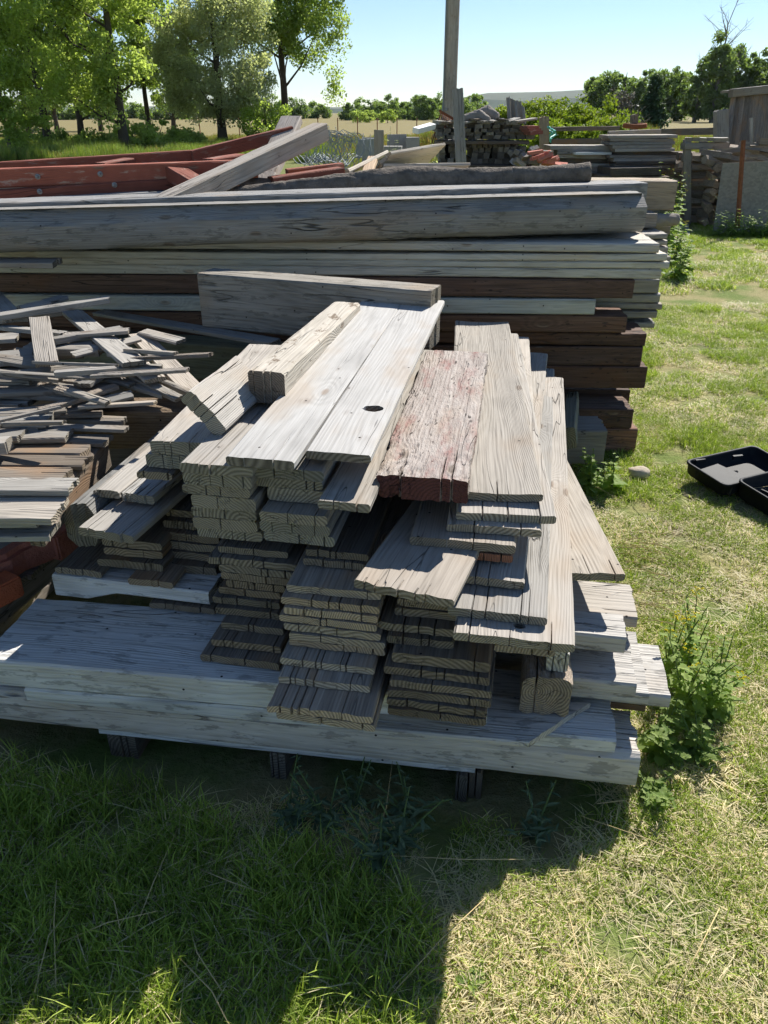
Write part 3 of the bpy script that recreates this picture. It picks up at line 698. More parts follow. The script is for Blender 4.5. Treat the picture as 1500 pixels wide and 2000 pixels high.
quad('thick_plank', 'thick sunlit plank on the left edge of the pile top', (281, 857), (412, 868), (494, 672), (552, 674), 0.775, 0.78, .039, 'pale', cat='plank', group=FP, cracks0=4, clen=.08)
front('thick_plank', 'thick plank directly under the leftmost sunlit thick plank', (284, 885), (405, 895), 0.734, .9, .039, 'grey', cat='plank', group=FP, cracks0=4)
front('board', 'small dark sawn board below the two thick planks', (269, 917), (332, 928), 0.69, .7, .022, 'dark', tint=1.7, group=FP)
front('board', 'long sunlit board left of the thick planks, split near end', (180, 956), (234, 959), 0.602, 1.05, .024, 'pale', yaw=12, group=FP, cracks0=2)
front('board', 'sunlit board with nails between the dark small board and the wide one', (236, 960), (297, 972), 0.602, .7, .026, 'pale', yaw=14, group=FP, cracks0=5, rag=.006)
front('board', 'wide sunlit board with ragged end jutting out on the left', (149, 1030), (260, 1046), 0.562, .85, .025, 'pale', yaw=15, group=FP, cracks0=6, rag=.007, clen=.3)
front('round_beam', 'rounded grey beam end at the left corner of the front pile', (108, 992), (190, 978), 0.585, .9, .135, 'beam', cat='beam', rr=.03, rag=.012, cracks0=3, tint=.95)
front('board', 'cracked short board on the left end of the pale notched beam', (110, 1104), (194, 1120), 0.394, .5, .021, 'dark', tint=1.6, group=FP, cracks0=6, clen=.12)
front('board', 'knotty short board on the middle of the pale notched beam', (250, 1127), (336, 1139), 0.394, .5, .021, 'dark', tint=1.6, group=FP)
for i, (a, b, z) in enumerate((((187, 1093), (320, 1101), .42), ((200, 1070), (318, 1077), .447), ((195, 1053), (316, 1060), .475))):
    front('board', f'{ORD[i]} of three dark boards right of the rounded beam end', a, b, z, .9, .024, 'dark', tint=1.3, group=FP)
nb = across('notched_beam', 'pale grey beam lying crosswise with a notch cut from its underside', None, None, 1.0, .489, .1, .068, 'grey', yaw=-10.5, xl=0, xr=.01, cat='beam')
bpy.data.objects.remove(nb)
a, b = P(103, 1121, .369), P(330, 1147, .369)
n_ = Vector((0, 1, 0)); dirb = (b - a).normalized(); nn = Vector((-dirb.y, dirb.x, 0))
o = board('notched_beam', 'pale blue grey beam lying crosswise with its underside notched on the right', a + nn*.05, b + dirb*.12 + nn*.05, .11, .073, 'bleach', 'beam', tint=(1.0, 1.02, 1.05), cracks0=0, cracks1=0)
for vtx in o.data.vertices:
    if vtx.co.x > -.5*(b - a).length + .10 and vtx.co.z < -.03: vtx.co.z += .030
# red timber and the boards right of it
rt_ = quad('red_timber', 'thick red stained timber with rotten pitted top on the pile', (721, 932), (928, 932), (834, 695), (949, 677), 0.778, 0.79, .062, 'redworn', cat='timber', rag=.006, nick=.012, cracks0=4, cracks1=2, clen=.25, frontw=False)
quad('board', 'sunlit board with small knot hole, just right of the red timber', (880, 985), (1054, 945), (887, 638), (993, 621), 0.714, 0.745, .021, 'pale', tint=(.86, .84, .81), group=FP, cracks0=2, cup=.006)
quad('board', 'second board right of the red timber, overhanging with dark end', (882, 1012), (1093, 997), (905, 654), (1006, 646), 0.69, 0.72, .022, 'pale', group=FP, cracks0=3)
quad('board', 'hidden under board whose far end shows beside the twisted sunlit boards', (868, 1034), (1060, 1024), (930, 660), (1032, 653), 0.667, 0.695, .021, 'pale', group=FP)
front('board', 'short sunlit board below the red timber with one long crack', (796, 1061), (1009, 1052), 0.644, 1.2, .023, 'pale', group=FP, cracks0=2, clen=.3, rag=.002)
front('board', 'wide sunlit board turned askew, splintered end, at the centre front', (673, 1156), (898, 1150), 0.62, .95, .021, 'pale', yaw=20, group=FP, cracks0=7, clen=.05, rag=.005)
front('board', 'small reddish board end under the cracked sunlit board', (925, 1086), (1003, 1079), 0.612, .8, .02, 'brown', tint=2.2, group=FP)
front('board', 'half shaded board with one crack above the two lowest sunlit boards', (900, 1134), (1026, 1127), 0.583, 1.95, .021, 'pale', yaw=12.3, group=FP, cracks0=2, clen=.3)
front('board', 'sunlit board with bent nail, second lowest on the right', (872, 1198), (1070, 1194), 0.557, 1.9, .022, 'pale', yaw=11.6, group=FP, cracks0=5, clen=.25)
kh2 = front('board', 'lowest sunlit board on the right, round knot hole near its end', (882, 1246), (1124, 1248), 0.531, 1.82, .022, 'pale', yaw=10.8, group=FP, cracks0=6, clen=.12, rise=.03)
front('board', 'board fanned out furthest right with a dark split end', (1078, 1120), (1222, 1120), 0.506, .95, .022, 'pale', yaw=.5, group=FP, cracks0=3, tint=(1.0, .95, .88))
front('board', 'narrow board end seen under the knot hole board', (965, 1268), (1085, 1262), 0.506, .9, .018, 'dark', tint=1.6, group=FP)
front('board_offcut', 'small offcut on the white painted block', (1076, 1262), (1114, 1259), 0.428, .4, .02, 'grey', cat='board')
front('painted_block', 'small white painted block end above the stubby post', (1070, 1273), (1113, 1271), 0.406, .4, .06, 'grey', cat='block', tint=(1.6, 1.65, 1.7))
front('stub_post', 'square post end with crumbling face under the right boards', (1020, 1330), (1120, 1322), 0.345, .8, .114, 'rot', cat='post', rr=.012, rag=.010, nick=.006, cracks0=1)
def end_shear(o, k):
    L = max(v.co.x for v in o.data.vertices)
    for v in o.data.vertices:
        if v.co.x > 0: v.co.x += k*v.co.y*(v.co.x/L)
o = across('cut_board', 'thin board with diagonally cut right end under the stubby post', None, None, 1.4, 0.229, 0.16, 0.018, 'bleach', yaw=-7.1, xl=-0.05, xr=0.42, cat='board'); end_shear(o, 1.0)
# beam stubs sticking out on the right
RS = 'beam stubs on the right side'
across('stub_beam', 'weathered stub with big knot and rotten front edge, topmost on the right side', None, None, 1.63, 0.4, 0.11, 0.05, 'bleach', yaw=-9, xl=0.4, xr=0.6, cat='beam', group=RS, nick=.008, tint=(.70, .69, .68))
across('stub_plank', 'pale plank end behind the topmost knotty stub', None, None, 1.76, 0.375, 0.17, 0.034, 'pale', yaw=-9, xl=0.34, xr=0.665, cat='plank', group=RS)
across('stub_beam', 'broad pale stub with knot, beside the stubby post', None, None, 1.562, 0.312, 0.25, 0.036, 'bleach', yaw=-9, xl=0.415, xr=0.618, cat='beam', group=RS, tint=(.70, .69, .68))
across('stub_plank', 'plank end directly below the broad knotty stub', None, None, 1.575, 0.275, 0.27, 0.034, 'bleach', yaw=-9, xl=0.415, xr=0.655, cat='plank', group=RS, tint=(.70, .69, .68))
across('stub_beam', 'longest stub reaching into the weeds on the right', None, None, 1.62, 0.24, 0.22, 0.04, 'bleach', yaw=-9, xl=0.415, xr=0.725, cat='beam', group=RS, tint=(.70, .69, .68))
across('stub_beam', 'dark brown stub below the longest one', None, None, 1.64, 0.198, 0.16, 0.036, 'dark', yaw=-9, xl=0.415, xr=0.68, cat='beam', group=RS)

# knot holes cut right through
def knot_hole(o, px, py, z, rx, ry):
    c = P(px, py, z); me = bpy.data.meshes.new('cut'); bm = bmesh.new()
    bmesh.ops.create_cone(bm, cap_ends=True, segments=20, radius1=1, radius2=1, depth=.2)
    rg = random.Random(int(px))
    for v in bm.verts:
        v.co.x *= rx*(1 + .12*rg.uniform(-1, 1)); v.co.y *= ry*(1 + .12*rg.uniform(-1, 1))
    bm.to_mesh(me); bm.free()
    cu = bpy.data.objects.new('cut', me); COL.objects.link(cu)
    cu.matrix_world = Matrix.Translation(c) @ o.matrix_world.to_3x3().normalized().to_4x4()
    md = o.modifiers.new('cut', 'BOOLEAN'); md.object = cu; md.solver = 'EXACT'
    bpy.context.view_layer.update()
    ev = o.evaluated_get(bpy.context.evaluated_depsgraph_get())
    nm = bpy.data.meshes.new_from_object(ev); o.modifiers.remove(md); old = o.data; o.data = nm
    bpy.data.objects.remove(cu)
knot_hole(kh, 729, 794, .856, .022, .028)
knot_hole(kh2, 1014, 1222, .531, .013, .014)

def decay(o, amp, cuts, seed, freq=60.0):
    """crumbled surface: cut the faces finer and eat into them with noise, deepest along the ends and upper edges"""
    bm = bmesh.new(); bm.from_mesh(o.data)
    bmesh.ops.subdivide_edges(bm, edges=[e for e in bm.edges if e.calc_length() > .012], cuts=cuts, use_grid_fill=True)
    xs = [v.co.x for v in bm.verts]; x0, x1 = min(xs), max(xs)
    for v in bm.verts:
        p = Vector((v.co.x*freq*.35, v.co.y*freq, v.co.z*freq)) + Vector((seed, 0, 0))
        n = mnoise.noise(p) + .6*mnoise.noise(p*2.3)
        patch = max(0.0, mnoise.noise(Vector((v.co.x*5 + seed, v.co.y*9, 2))) + .35)
        d = amp*(.35 + 1.3*patch)*max(0.0, n)
        if v.co.x < x0 + .05: d *= 1.7
        v.co -= v.normal*d
    bm.to_mesh(o.data); bm.free()
    o.data.polygons.foreach_set('use_smooth', [True]*len(o.data.polygons)); o.data.set_sharp_from_angle(angle=R(50))
decay(rt_, .007, 3, 4)
for o in list(COL.objects):
    if o.name.startswith(('stub_post', 'bearer_beam')) and o.name in ('stub_post', 'bearer_beam'): decay(o, .004 if o.name == 'bearer_beam' else .007, 2, 9, 45)
# ------------------------------------------------------------------ scrap heap and pallets on the left
def pallet(name, label, E0, E1, L, ns, slatW, T, sh, mat='grey', tint=1.0, rag=.01, inset=.02, z_lower=False):
    """E0->E1: right hand edge of the deck, near to far; slats run off to the left"""
    root = empty(name, E0); tag(root, label, 'pallet'); bpy.context.view_layer.update()
    d = (E1 - E0); e = d.normalized(); left = Vector((-e.y, e.x, 0))
    for i in range(ns):
        rg = random.Random(i + int(abs(E0.x)*999))
        p = E0 + d*((i + .5)/ns) + left*rg.uniform(0, inset)
        q = p + left*L
        board('slat', None, q, p, slatW*rg.uniform(.9, 1.1), T, mat, parent=root, tint=tint, rag=rag, cracks0=0, cracks1=3, clen=.1)
    for k in (0.045, .5*L, L - .05):
        p = E0 + left*k - Vector((0, 0, T + .001)); q = E1 + left*k - Vector((0, 0, T + .001))
        board('stringer', None, p, q, .042, sh, mat, parent=root, tint=tint*.9, rag=.006)
    return root
pallet('pallet', 'low sunlit pallet under the bricks, lower of the two at the left', P(-45, 1262, .105), P(112, 1100, .105), 1.0, 5, .122, .02, .085, 'pale')
pallet('pallet', 'pallet with close set slats right under the bricks', P(-20, 1188, .225), P(131, 1064, .225), 1.0, 5, .07, .018, .085, 'grey', .95)
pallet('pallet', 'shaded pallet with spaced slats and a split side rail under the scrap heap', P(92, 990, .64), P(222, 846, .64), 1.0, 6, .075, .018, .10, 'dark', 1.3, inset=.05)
# bricks
def brick(name, label, p0, p1, W, T, mat, holes=0, wavy=0.0, roll=0):
    L = (p1 - p0).length; bm = bmesh.new()
    bmesh.ops.create_cube(bm, size=1.0)
    for v in bm.verts: v.co = Vector((v.co.x*L, v.co.y*W, v.co.z*T - T/2))
    bmesh.ops.bevel(bm, geom=bm.edges[:], offset=.006 if not wavy else .018, segments=2, affect='EDGES')
    bmesh.ops.subdivide_edges(bm, edges=[e for e in bm.edges if e.calc_length() > .05], cuts=4, use_grid_fill=True)
    for v in bm.verts:
        v.co += Vector((0, 1, 0))*wavy*math.sin(v.co.x*38) + Vector((.002, .002, .002))*mnoise.noise(v.co*40)
    me = bpy.data.meshes.new(name); bm.to_mesh(me); bm.free()
    me.materials.append(M[mat]); o = bpy.data.objects.new(name, me); COL.objects.link(o)
    o.matrix_world = frame(p0, p1, roll); tag(o, label, 'brick', 'bricks on the left pallet')
    return o
brick('brick', 'bright orange clay brick at the left photo edge', P(-60, 1162, .295), P(26, 1118, .295), .075, .072, 'brick')
brick('paver', 'long wavy pink red paver behind the orange brick', P(-70, 1110, .327), P(98, 1032, .327), .07, .098, 'paver', wavy=.008)
brick('brick', 'dark red brick end tucked behind the long paver', P(92, 1045, .322), P(140, 1015, .322), .07, .095, 'paver')
SC = 'pieces of the scrap heap'
S = [
 ('pale board lying across the front of the shaded pallet, upper of two', (-60, 944), .685, (143, 945), .685, .085, .02, 'grey', 1.1),
 ('wide pale board across the front of the shaded pallet, lower of two', (-60, 987), .662, (117, 990), .662, .12, .024, 'grey', 1.1),
 ('narrow shaded lath under the wide pale board', (-60, 1014), .632, (77, 1013), .632, .05, .02, 'grey', .9),
 ('board with flaking green paint on its edge above the bricks', (-60, 1030), .605, (108, 1028), .605, .10, .02, 'grey', .95),
 ('chunky broken piece at the left edge beside the pallet slats', (-60, 862), .70, (14, 858), .70, .06, .045, 'grey', 1.0),
 ('pale board resting on the back pile at the left edge', (-140, 507), .985, (109, 508), .985, .11, .03, 'pale', .95),
 ('long grooved lath sloping up to the right on top of the heap', (-60, 622), .83, (211, 580), .875, .05, .028, 'pale', .95),
 ('upright looking pale board lying end-on in the middle of the heap', (91, 706), .80, (76, 618), .845, .075, .022, 'pale', 1.05),
 ('grooved pale board with a knot sloping down to the right', (140, 606), .80, (262, 706), .79, .085, .02, 'pale', 1.1),
 ('half shaded board sloping down to the far right of the heap', (271, 651), .76, (384, 766), .675, .085, .022, 'pale', 1.1),
 ('long thin shaded plank with torn edge right of the heap', (192, 607), .71, (537, 665), .74, .07, .02, 'grey', .95),
 ('pale lath crossing behind the end-on board', (-60, 628), .795, (128, 649), .795, .05, .02, 'pale', 1.1),
 ('thick grey lath pointing right below the grooved board', (100, 660), .805, (236, 637), .805, .045, .03, 'grey', .95),
 ('broad short board with green paint traces beside the end-on board', (50, 674), .775, (198, 677), .775, .075, .035, 'grey', 1.05),
 ('short cut board in front of the one with green paint traces', (20, 692), .752, (164, 684), .752, .06, .03, 'grey', .9),
 ('grey board at the left edge under the end-on board', (-60, 702), .772, (64, 690), .772, .13, .022, 'grey', 1.1),
 ('shaded moulding strip left of the short dark board', (-60, 718), .742, (161, 717), .742, .055, .025, 'grey', 1.0),
 ('short dark grey board lying askew near the heap front', (158, 748), .728, (207, 716), .745, .07, .02, 'grey', .85),
 ('flat pale board with cut end pointing right, mid heap', (168, 713), .765, (313, 715), .765, .065, .022, 'grey', 1.15),
 ('layered strip end at the left edge of the heap', (-60, 738), .722, (63, 739), .722, .055, .028, 'grey', 1.05),
 ('rotten brown strip with pale splintered end', (-60, 757), .705, (214, 758), .705, .075, .025, 'rot', .75),
 ('long thin strip with sunlit top edge', (-60, 764), .69, (242, 778), .685, .035, .02, 'grey', 1.15),
 ('slender pale lath sloping right below the flat pale board', (205, 733), .715, (323, 767), .69, .045, .02, 'pale', 1.0),
 ('second slender lath beside the lowest right one', (258, 730), .722, (349, 775), .69, .04, .018, 'grey', .95),
 ('sunlit board under the grooved knotty board', (218, 664), .765, (303, 738), .735, .075, .02, 'pale', 1.15),
 ('narrow grey stick at the foot of the half shaded board', (318, 742), .70, (381, 767), .69, .028, .028, 'grey', .9),
 ('dark short strip end at the left edge below the rotten strip', (-60, 782), .668, (42, 786), .668, .05, .025, 'grey', .8),
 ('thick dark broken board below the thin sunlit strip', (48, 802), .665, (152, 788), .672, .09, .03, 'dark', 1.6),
 ('split board with pale end above the pallet', (-60, 806), .655, (241, 818), .655, .055, .022, 'grey', .9),
 ('rounded strip end lowest above the pallet slats', (40, 828), .66, (249, 835), .66, .04, .015, 'grey', .9),
 ('pale board end at the upper left corner of the heap', (-30, 560), .84, (30, 622), .82, .09, .02, 'pale', .9),
 ('white board behind the grooved lath, left half', (40, 600), .835, (92, 588), .84, .07, .02, 'pale', 1.1),
 ('white board behind the grooved lath, right half', (85, 588), .83, (125, 577), .84, .07, .02, 'pale', .95),
 ('flat strip just under the long grooved lath', (-30, 626), .82, (118, 607), .82, .045, .022, 'grey', 1.1),
 ('brown grey strip peeking out left of the mid heap', (-60, 660), .78, (34, 655), .78, .09, .02, 'pale', .9),
]
for lab, a, za, b, zb, W, T, m, ti in S:
    board('scrap_board', lab, P(*a, za), P(*b, zb), W, T*.8, m, 'board', tint=ti*.92, group=SC, rag=.006, cracks0=1, cracks1=3, clen=.12, rr=.002, roll=random.Random(a[0] + b[1]).uniform(-.06, .06))
rg = random.Random(15)
for half, y0, y1, zt in (('upper', 640, 730, .785), ('lower', 735, 830, .70)):
    for i in range(16):
        px = 20 + i*(21 if half == 'upper' else 15); py = rg.uniform(y0, y1); z = zt + rg.uniform(-.03, .03)
        c = P(px, py, z); a = rg.gauss(0, .45); Ls = rg.uniform(.16, .34); d = Vector((math.cos(a), math.sin(a), rg.uniform(-.12, .12)))
        board('scrap_stick', f'{NTH[i]} small pale offcut from the left in the {half} half of the scrap heap', c - d*Ls/2, c + d*Ls/2, rg.uniform(.022, .055), rg.uniform(.008, .016), rg.choice(['pale', 'grey', 'grey', 'rot']), 'offcut', tint=rg.uniform(.65, 1.05), group='small offcuts in the scrap heap', roll=rg.uniform(-.25, .25), rag=.005, cracks0=1, cracks1=1, rr=.0016)
rg = random.Random(5)
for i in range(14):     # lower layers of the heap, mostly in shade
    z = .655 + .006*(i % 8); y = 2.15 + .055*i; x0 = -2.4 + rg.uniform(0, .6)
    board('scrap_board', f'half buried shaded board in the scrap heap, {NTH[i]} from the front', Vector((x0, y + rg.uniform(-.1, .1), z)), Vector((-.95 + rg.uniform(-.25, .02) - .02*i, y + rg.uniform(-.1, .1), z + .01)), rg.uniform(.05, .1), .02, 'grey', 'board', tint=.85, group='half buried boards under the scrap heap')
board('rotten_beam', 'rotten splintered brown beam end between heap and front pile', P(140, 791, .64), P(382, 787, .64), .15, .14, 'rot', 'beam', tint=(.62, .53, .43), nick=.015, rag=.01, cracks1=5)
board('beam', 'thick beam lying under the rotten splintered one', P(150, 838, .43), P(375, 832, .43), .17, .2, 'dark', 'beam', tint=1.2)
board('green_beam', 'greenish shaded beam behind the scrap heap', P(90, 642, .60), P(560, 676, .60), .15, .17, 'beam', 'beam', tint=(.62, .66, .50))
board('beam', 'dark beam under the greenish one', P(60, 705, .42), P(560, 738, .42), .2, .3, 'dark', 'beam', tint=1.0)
board('block_timber', 'massive squared timber block with sunlit top leaning against the back pile', P(402, 528, .955), P(852, 562, .955), .14, .225, 'beam', 'timber', tint=(1.0, .96, .90), rag=.004, cracks0=3, cracks1=3, clen=.5)
# ------------------------------------------------------------------ back pile: long beams across the yard
BY = R(-2.4); BD = 3.62
BCX = Vector((math.cos(BY), math.sin(BY), 0)); BN = Vector((-BCX.y, BCX.x, 0))
BP_ = 'beams of the back pile'
def lay(name, label, yt, yb, pxr, mat, W=.22, off=0.0, xl=-2.6, cat='beam', gap=.002, **kw):
    pr = PD(pxr, yt, BD + off); T = pr.z - PD(pxr, yb, BD + off).z - gap
    p1 = pr + BN*W/2; p0 = p1 - BCX*((pr.x - xl)/BCX.x)
    kw.setdefault('bow', random.Random(int(yt*3 + pxr)).uniform(-.008, .010)); kw.setdefault('rag', .006); kw.setdefault('nick', .009); kw.setdefault('cracks0', 0); kw.setdefault('cracks1', 4); kw.setdefault('clen', .3)
    return board(name, label, p0, p1, W, T, mat, cat, group=BP_, **kw)
lay('brown_timber', 'lowest dark brown timber at the right foot of the back pile', 838, 884, 1245, 'brown', .25, tint=2.2)
lay('brown_timber', 'second lowest dark brown timber set slightly back', 800, 838, 1236, 'brown', .30, tint=1.0, xl=-.5)
lay('brown_timber', 'dark timber lying on the set back one, in deep shade', 762, 798, 1232, 'brown', .25, .22, tint=.9)
lay('brown_timber', 'overhanging dark brown timber, third visible face from the ground', 717, 760, 1265, 'brown', .25, tint=1.0)
lay('brown_timber', 'dark brown timber below the split reddish one', 678, 716, 1259, 'brown', .25, tint=1.05, off=.01)
lay('brown_timber', 'split dark brown timber with reddish sunlit end', 652, 677, 1264, 'brown', .25, tint=1.2, off=.015)
lay('brown_timber', 'pitted brown timber under the pale short plank', 617, 651, 1225, 'brown', .2, tint=1.35)
lay('plank', 'pale grey short plank between two brown timbers', 585, 616, 1161, 'grey', .16, tint=(1.5, 1.56, 1.48), cat='plank')
lay('brown_timber', 'uppermost dark brown pitted timber of the back pile', 547, 584, 1243, 'brown', .2, tint=1.3)
lay('plank', 'grey plank resting on the uppermost brown timber', 527, 546, 1293, 'grey', .3, cat='plank', tint=(1.6, 1.58, 1.46))
lay('plank', 'long grey plank whose right end sticks out furthest of the grey planks', 512, 526, 1308, 'grey', .3, cat='plank', tint=(1.6, 1.58, 1.46))
lay('plank', 'grey plank directly under the sunlit top plank', 496, 511, 1301, 'grey', .3, cat='plank', tint=(1.6, 1.58, 1.46))
lay('plank', 'broad top plank with sunlit surface right of the large beam', 476, 495, 1290, 'grey', .42, cat='plank', tint=(1.45, 1.45, 1.42), wane=.004, nick=.008)
def tilted(label, a, Da, b, Db, yb, W, mat, **kw):
    pa, pb = PD(*a, Da), PD(*b, Db); T = pb.z - PD(b[0], yb, Db).z
    d = (pb - pa).normalized(); n = Vector((-d.y, d.x, 0))
    return board('large_beam', label, pa + n*W/2, pb + n*W/2, W, T, mat, 'beam', group=BP_, cracks0=0, rag=.008, **kw)
bb = tilted('large grey beam with sloping weathered shoulder on top of the back pile', (-160, 416), 3.36, (1265, 379), 3.74, 454, .22, 'beam', tint=(.92, .92, .92), wane=.045, rr=.026, nick=.016, cracks1=3, clen=1.8, cdep=.4)
tilted('second large squared beam lying behind the shouldered one', (-160, 401), 3.50, (1266, 357), 3.97, 446, .24, 'beam', tint=(.95, .98, 1.04), nick=.010, cracks1=2, clen=.8)
decay(bb, .006, 1, 31, 22)
lay('large_beam', 'third beam with honey coloured sunlit end sticking out on the right', 354, 412, 1326, 'pale', .24, .75, tint=(1.0, .86, .68), xl=-1.0)
lay('beam_stub', 'grey stub between the large beams and the log end', 417, 446, 1284, 'grey', .2, .6, xl=-.5, tint=.9)
lay('beam_stub', 'small grey beam end under the driftwood log', 441, 460, 1312, 'grey', .2, .8, xl=-.5, tint=.8)
for i, (yt, yb, px) in enumerate(((546, 574, 1288), (575, 592, 1291), (593, 606, 1293), (607, 622, 1285), (630, 642, 1281))):
    lay('plank', f'{NTH[i]} pale plank end from the top, set back behind the brown timbers', yt, yb, px, 'pale', .3, .32, cat='plank', xl=-.5, tint=(.95, .96, .92))
for i, (yt, yb, px) in enumerate(((457, 468, 1303), (470, 480, 1303), (482, 497, 1306), (500, 520, 1309))):
    lay('plank', f'{NTH[i]} of four bleached plank ends behind the sunlit top plank', yt, yb, px, 'pale', .3, .46, cat='plank', xl=-.5, tint=1.1)
# rear half of the pile, carries what lies on top
for i, (D, z, T) in enumerate(((4.75, 1.18, .25), (5.05, 1.15, .25), (5.35, 1.12, .3), (5.0, .88, .3), (4.5, .9, .35), (4.6, .5, .5))):
    board('rear_timber', ['rear grey timber behind the honey coloured beam end', 'second rear timber under the red truss', 'hindmost timber of the back pile', 'timber in the second layer of the pile rear', 'timber under the large squared beams', 'bottom timber in the middle of the back pile'][i], Vector((-2.6, D + .1, z)), Vector((1.25 - .1*i, D - .05, z)), .26, T, 'grey', 'beam', tint=.8)
board('grey_block', 'grey weathered block end in the gap below the brown timbers', PD(1060, 826, 3.42), PD(1176, 826, 3.42), .2, .17, 'grey', 'block', tint=.75, rag=.01, cracks1=4)
board('prop_board', 'leaning greenish board end beside the shaded brown timbers', PD(1118, 765, 3.75), PD(1110, 835, 3.2), .06, .1, 'grey', 'board', tint=(.7, .72, .6), roll=.2)
def logmesh(name, label, pts, rad, mat, seed, cat='log', endmat=None, knots=0):
    vv, ff = [], []; P2, R2 = [], []
    for a, b, ra, rb in zip(pts, pts[1:], rad, rad[1:]):
        for k in range(26): P2.append(a.lerp(b, k/26)); R2.append(ra + (rb - ra)*k/26)
    P2.append(pts[-1]); R2.append(rad[-1])
    tube(vv, ff, P2, R2, 26)
    out = []
    for i, v in enumerate(vv):
        v = Vector(v); c = P2[min(len(P2) - 1, i//26)]
        k = 1 + .20*mnoise.noise(v*3.5 + Vector((seed, 0, 0))) + .12*mnoise.noise(Vector((v.x*9, v.y*45, v.z*45))) + .07*mnoise.noise(Vector((v.x*40, v.y*90, v.z*90)))
        out.append(tuple(c + (v - c)*k))
    o = mesh_obj(name, out, ff, M[mat], smooth=True); tag(o, label, cat)
    return o
LD = 4.12
logmesh('bark_log', 'long crooked dark log with rough bark on top of the back pile', [PD(x, y, LD) for x, y in ((420, 386), (560, 374), (690, 358), (800, 352), (930, 353), (1050, 346), (1152, 336))], [.036, .046, .06, .064, .058, .048, .042], 'bark', 1)
logmesh('log', 'short dark log stub behind the long crooked log', [PD(468, 366, 4.3), PD(575, 366, 4.35)], [.045, .04], 'bark', 2)
logmesh('log', 'broken branch stub with pale end near the right tip of the crooked log', [PD(1040, 354, 4.28), PD(1128, 352, 4.25)], [.035, .033], 'log', 3)
logmesh('log', 'short grey driftwood log poking out right of the large beams', [PD(1262, 432, 4.3), PD(1322, 429, 4.35)], [.042, .028], 'log', 4)
# ---- red painted frame with bolts
rf = empty('timber_truss', PD(200, 380, 4.2)); tag(rf, 'long red painted timber truss with bolts lying on the back pile', 'truss'); bpy.context.view_layer.update()
def rail(name, a, b, W, T, tint=1.0, mat='redpaint', roll=0): return board(name, None, a, b, W, T, mat, parent=rf, tint=tint, roll=roll, rag=.002, nick=.003, cracks0=1, cracks1=1)
r1 = rail('rail', PD(-120, 333, 3.98), PD(500, 311, 4.32), .085, .085, 1.15)
r2 = rail('rail', PD(-120, 378, 3.92), PD(400, 343, 4.25), .07, .095, .8)
r3 = rail('rail', PD(0, 316, 4.75), PD(450, 288, 5.0), .09, .08, 1.0)
r4 = rail('rail', PD(372, 294, 4.85), PD(568, 246, 5.05), .09, .07, 1.0)
rail('brace', PD(338, 322, 4.22), PD(386, 350, 3.98), .10, .07, .95)
rail('brace', PD(195, 318, 4.55), PD(252, 308, 4.72), .09, .05, 1.0)
rail('brace', PD(405, 310, 4.5), PD(470, 300, 4.7), .09, .05, 1.0)
def bolt(par, p, r=.013):
    vv, ff = [], []
    for k, (rr_, y) in enumerate(((r, 0), (r, -.005), (r*.55, -.006), (r*.55, -.017), (r*.3, -.019))):
        for i in range(10):
            a = 2*math.pi*i/10; vv.append((p.x + rr_*math.cos(a), p.y + y, p.z + rr_*math.sin(a)))
    for k in range(4):
        for i in range(10):
            j = (i + 1) % 10; ff.append((k*10 + i, k*10 + j, (k + 1)*10 + j, (k + 1)*10 + i))
    ff.append(tuple(range(40, 50)))
    o = mesh_obj('bolt', vv, ff, M['bolt'], smooth=False); o.parent = par; o.matrix_parent_inverse = par.matrix_world.inverted()
bpy.context.view_layer.update()
def on_face(o, px, py, W):      # where the sight line meets the rail's near face
    mi = o.matrix_world; n = (mi.to_3x3() @ Vector((0, -1, 0))).normalized(); c = mi @ Vector((0, -W/2, 0))
    d = ray(px, py); org = Vector((0, 0, CAM_H)); t = (c - org).dot(n)/d.dot(n); return org + d*t
for px, py in ((74, 345), (196, 340)): bolt(r1, on_face(r1, px, py, .085))
for px, py in ((78, 374), (224, 361)): bolt(r2, on_face(r2, px, py, .07))
board('grey_beam', 'long sunlit grey beam leaning diagonally across the red truss', PD(312, 384, 3.70), PD(624, 240, 4.75), .095, .09, 'pale', 'beam', tint=(.98, .95, .92), rag=.008, cracks0=2, cracks1=2, clen=.5)
board('grey_beam', 'steep grey plank with red flecks crossing under the diagonal beam', PD(505, 362, 4.5), PD(568, 226, 5.15), .13, .05, 'pale', 'plank', tint=(.95, .9, .88))
board('red_block', 'red painted beam end right of the diagonal beam, nearer of two', PD(528, 345, 4.3), PD(664, 326, 4.5), .09, .11, 'redpaint', 'beam', tint=1.05)
board('red_block', 'red painted beam end right of the diagonal beam, farther of two', PD(560, 330, 4.75), PD(668, 318, 4.85), .09, .08, 'redpaint', 'beam', tint=1.1)
for i, (a, b, W, T, m, lab) in enumerate((
    ((40, 386), (340, 372), .10, .025, 'pale', 'thin pale board under the red truss'),
    ((20, 397), (206, 394), .06, .03, 'grey', 'short grey lath under the red truss at the left'),
    ((100, 380), (300, 378), .06, .03, 'grey', 'sunlit lath between frame and large beam'))):
    board('board', lab, PD(*a, 4.02 + .04*i), PD(*b, 4.08 + .04*i), W, T, m, 'board')
vv, ff = [], []; tube(vv, ff, [PD(292, 385, 4.05), PD(345, 382, 4.1)], [.03, .03], 12)
tag(mesh_obj('black_pipe', vv, ff, M['black'], smooth=True), 'short black pipe end under the diagonal beam', 'pipe')
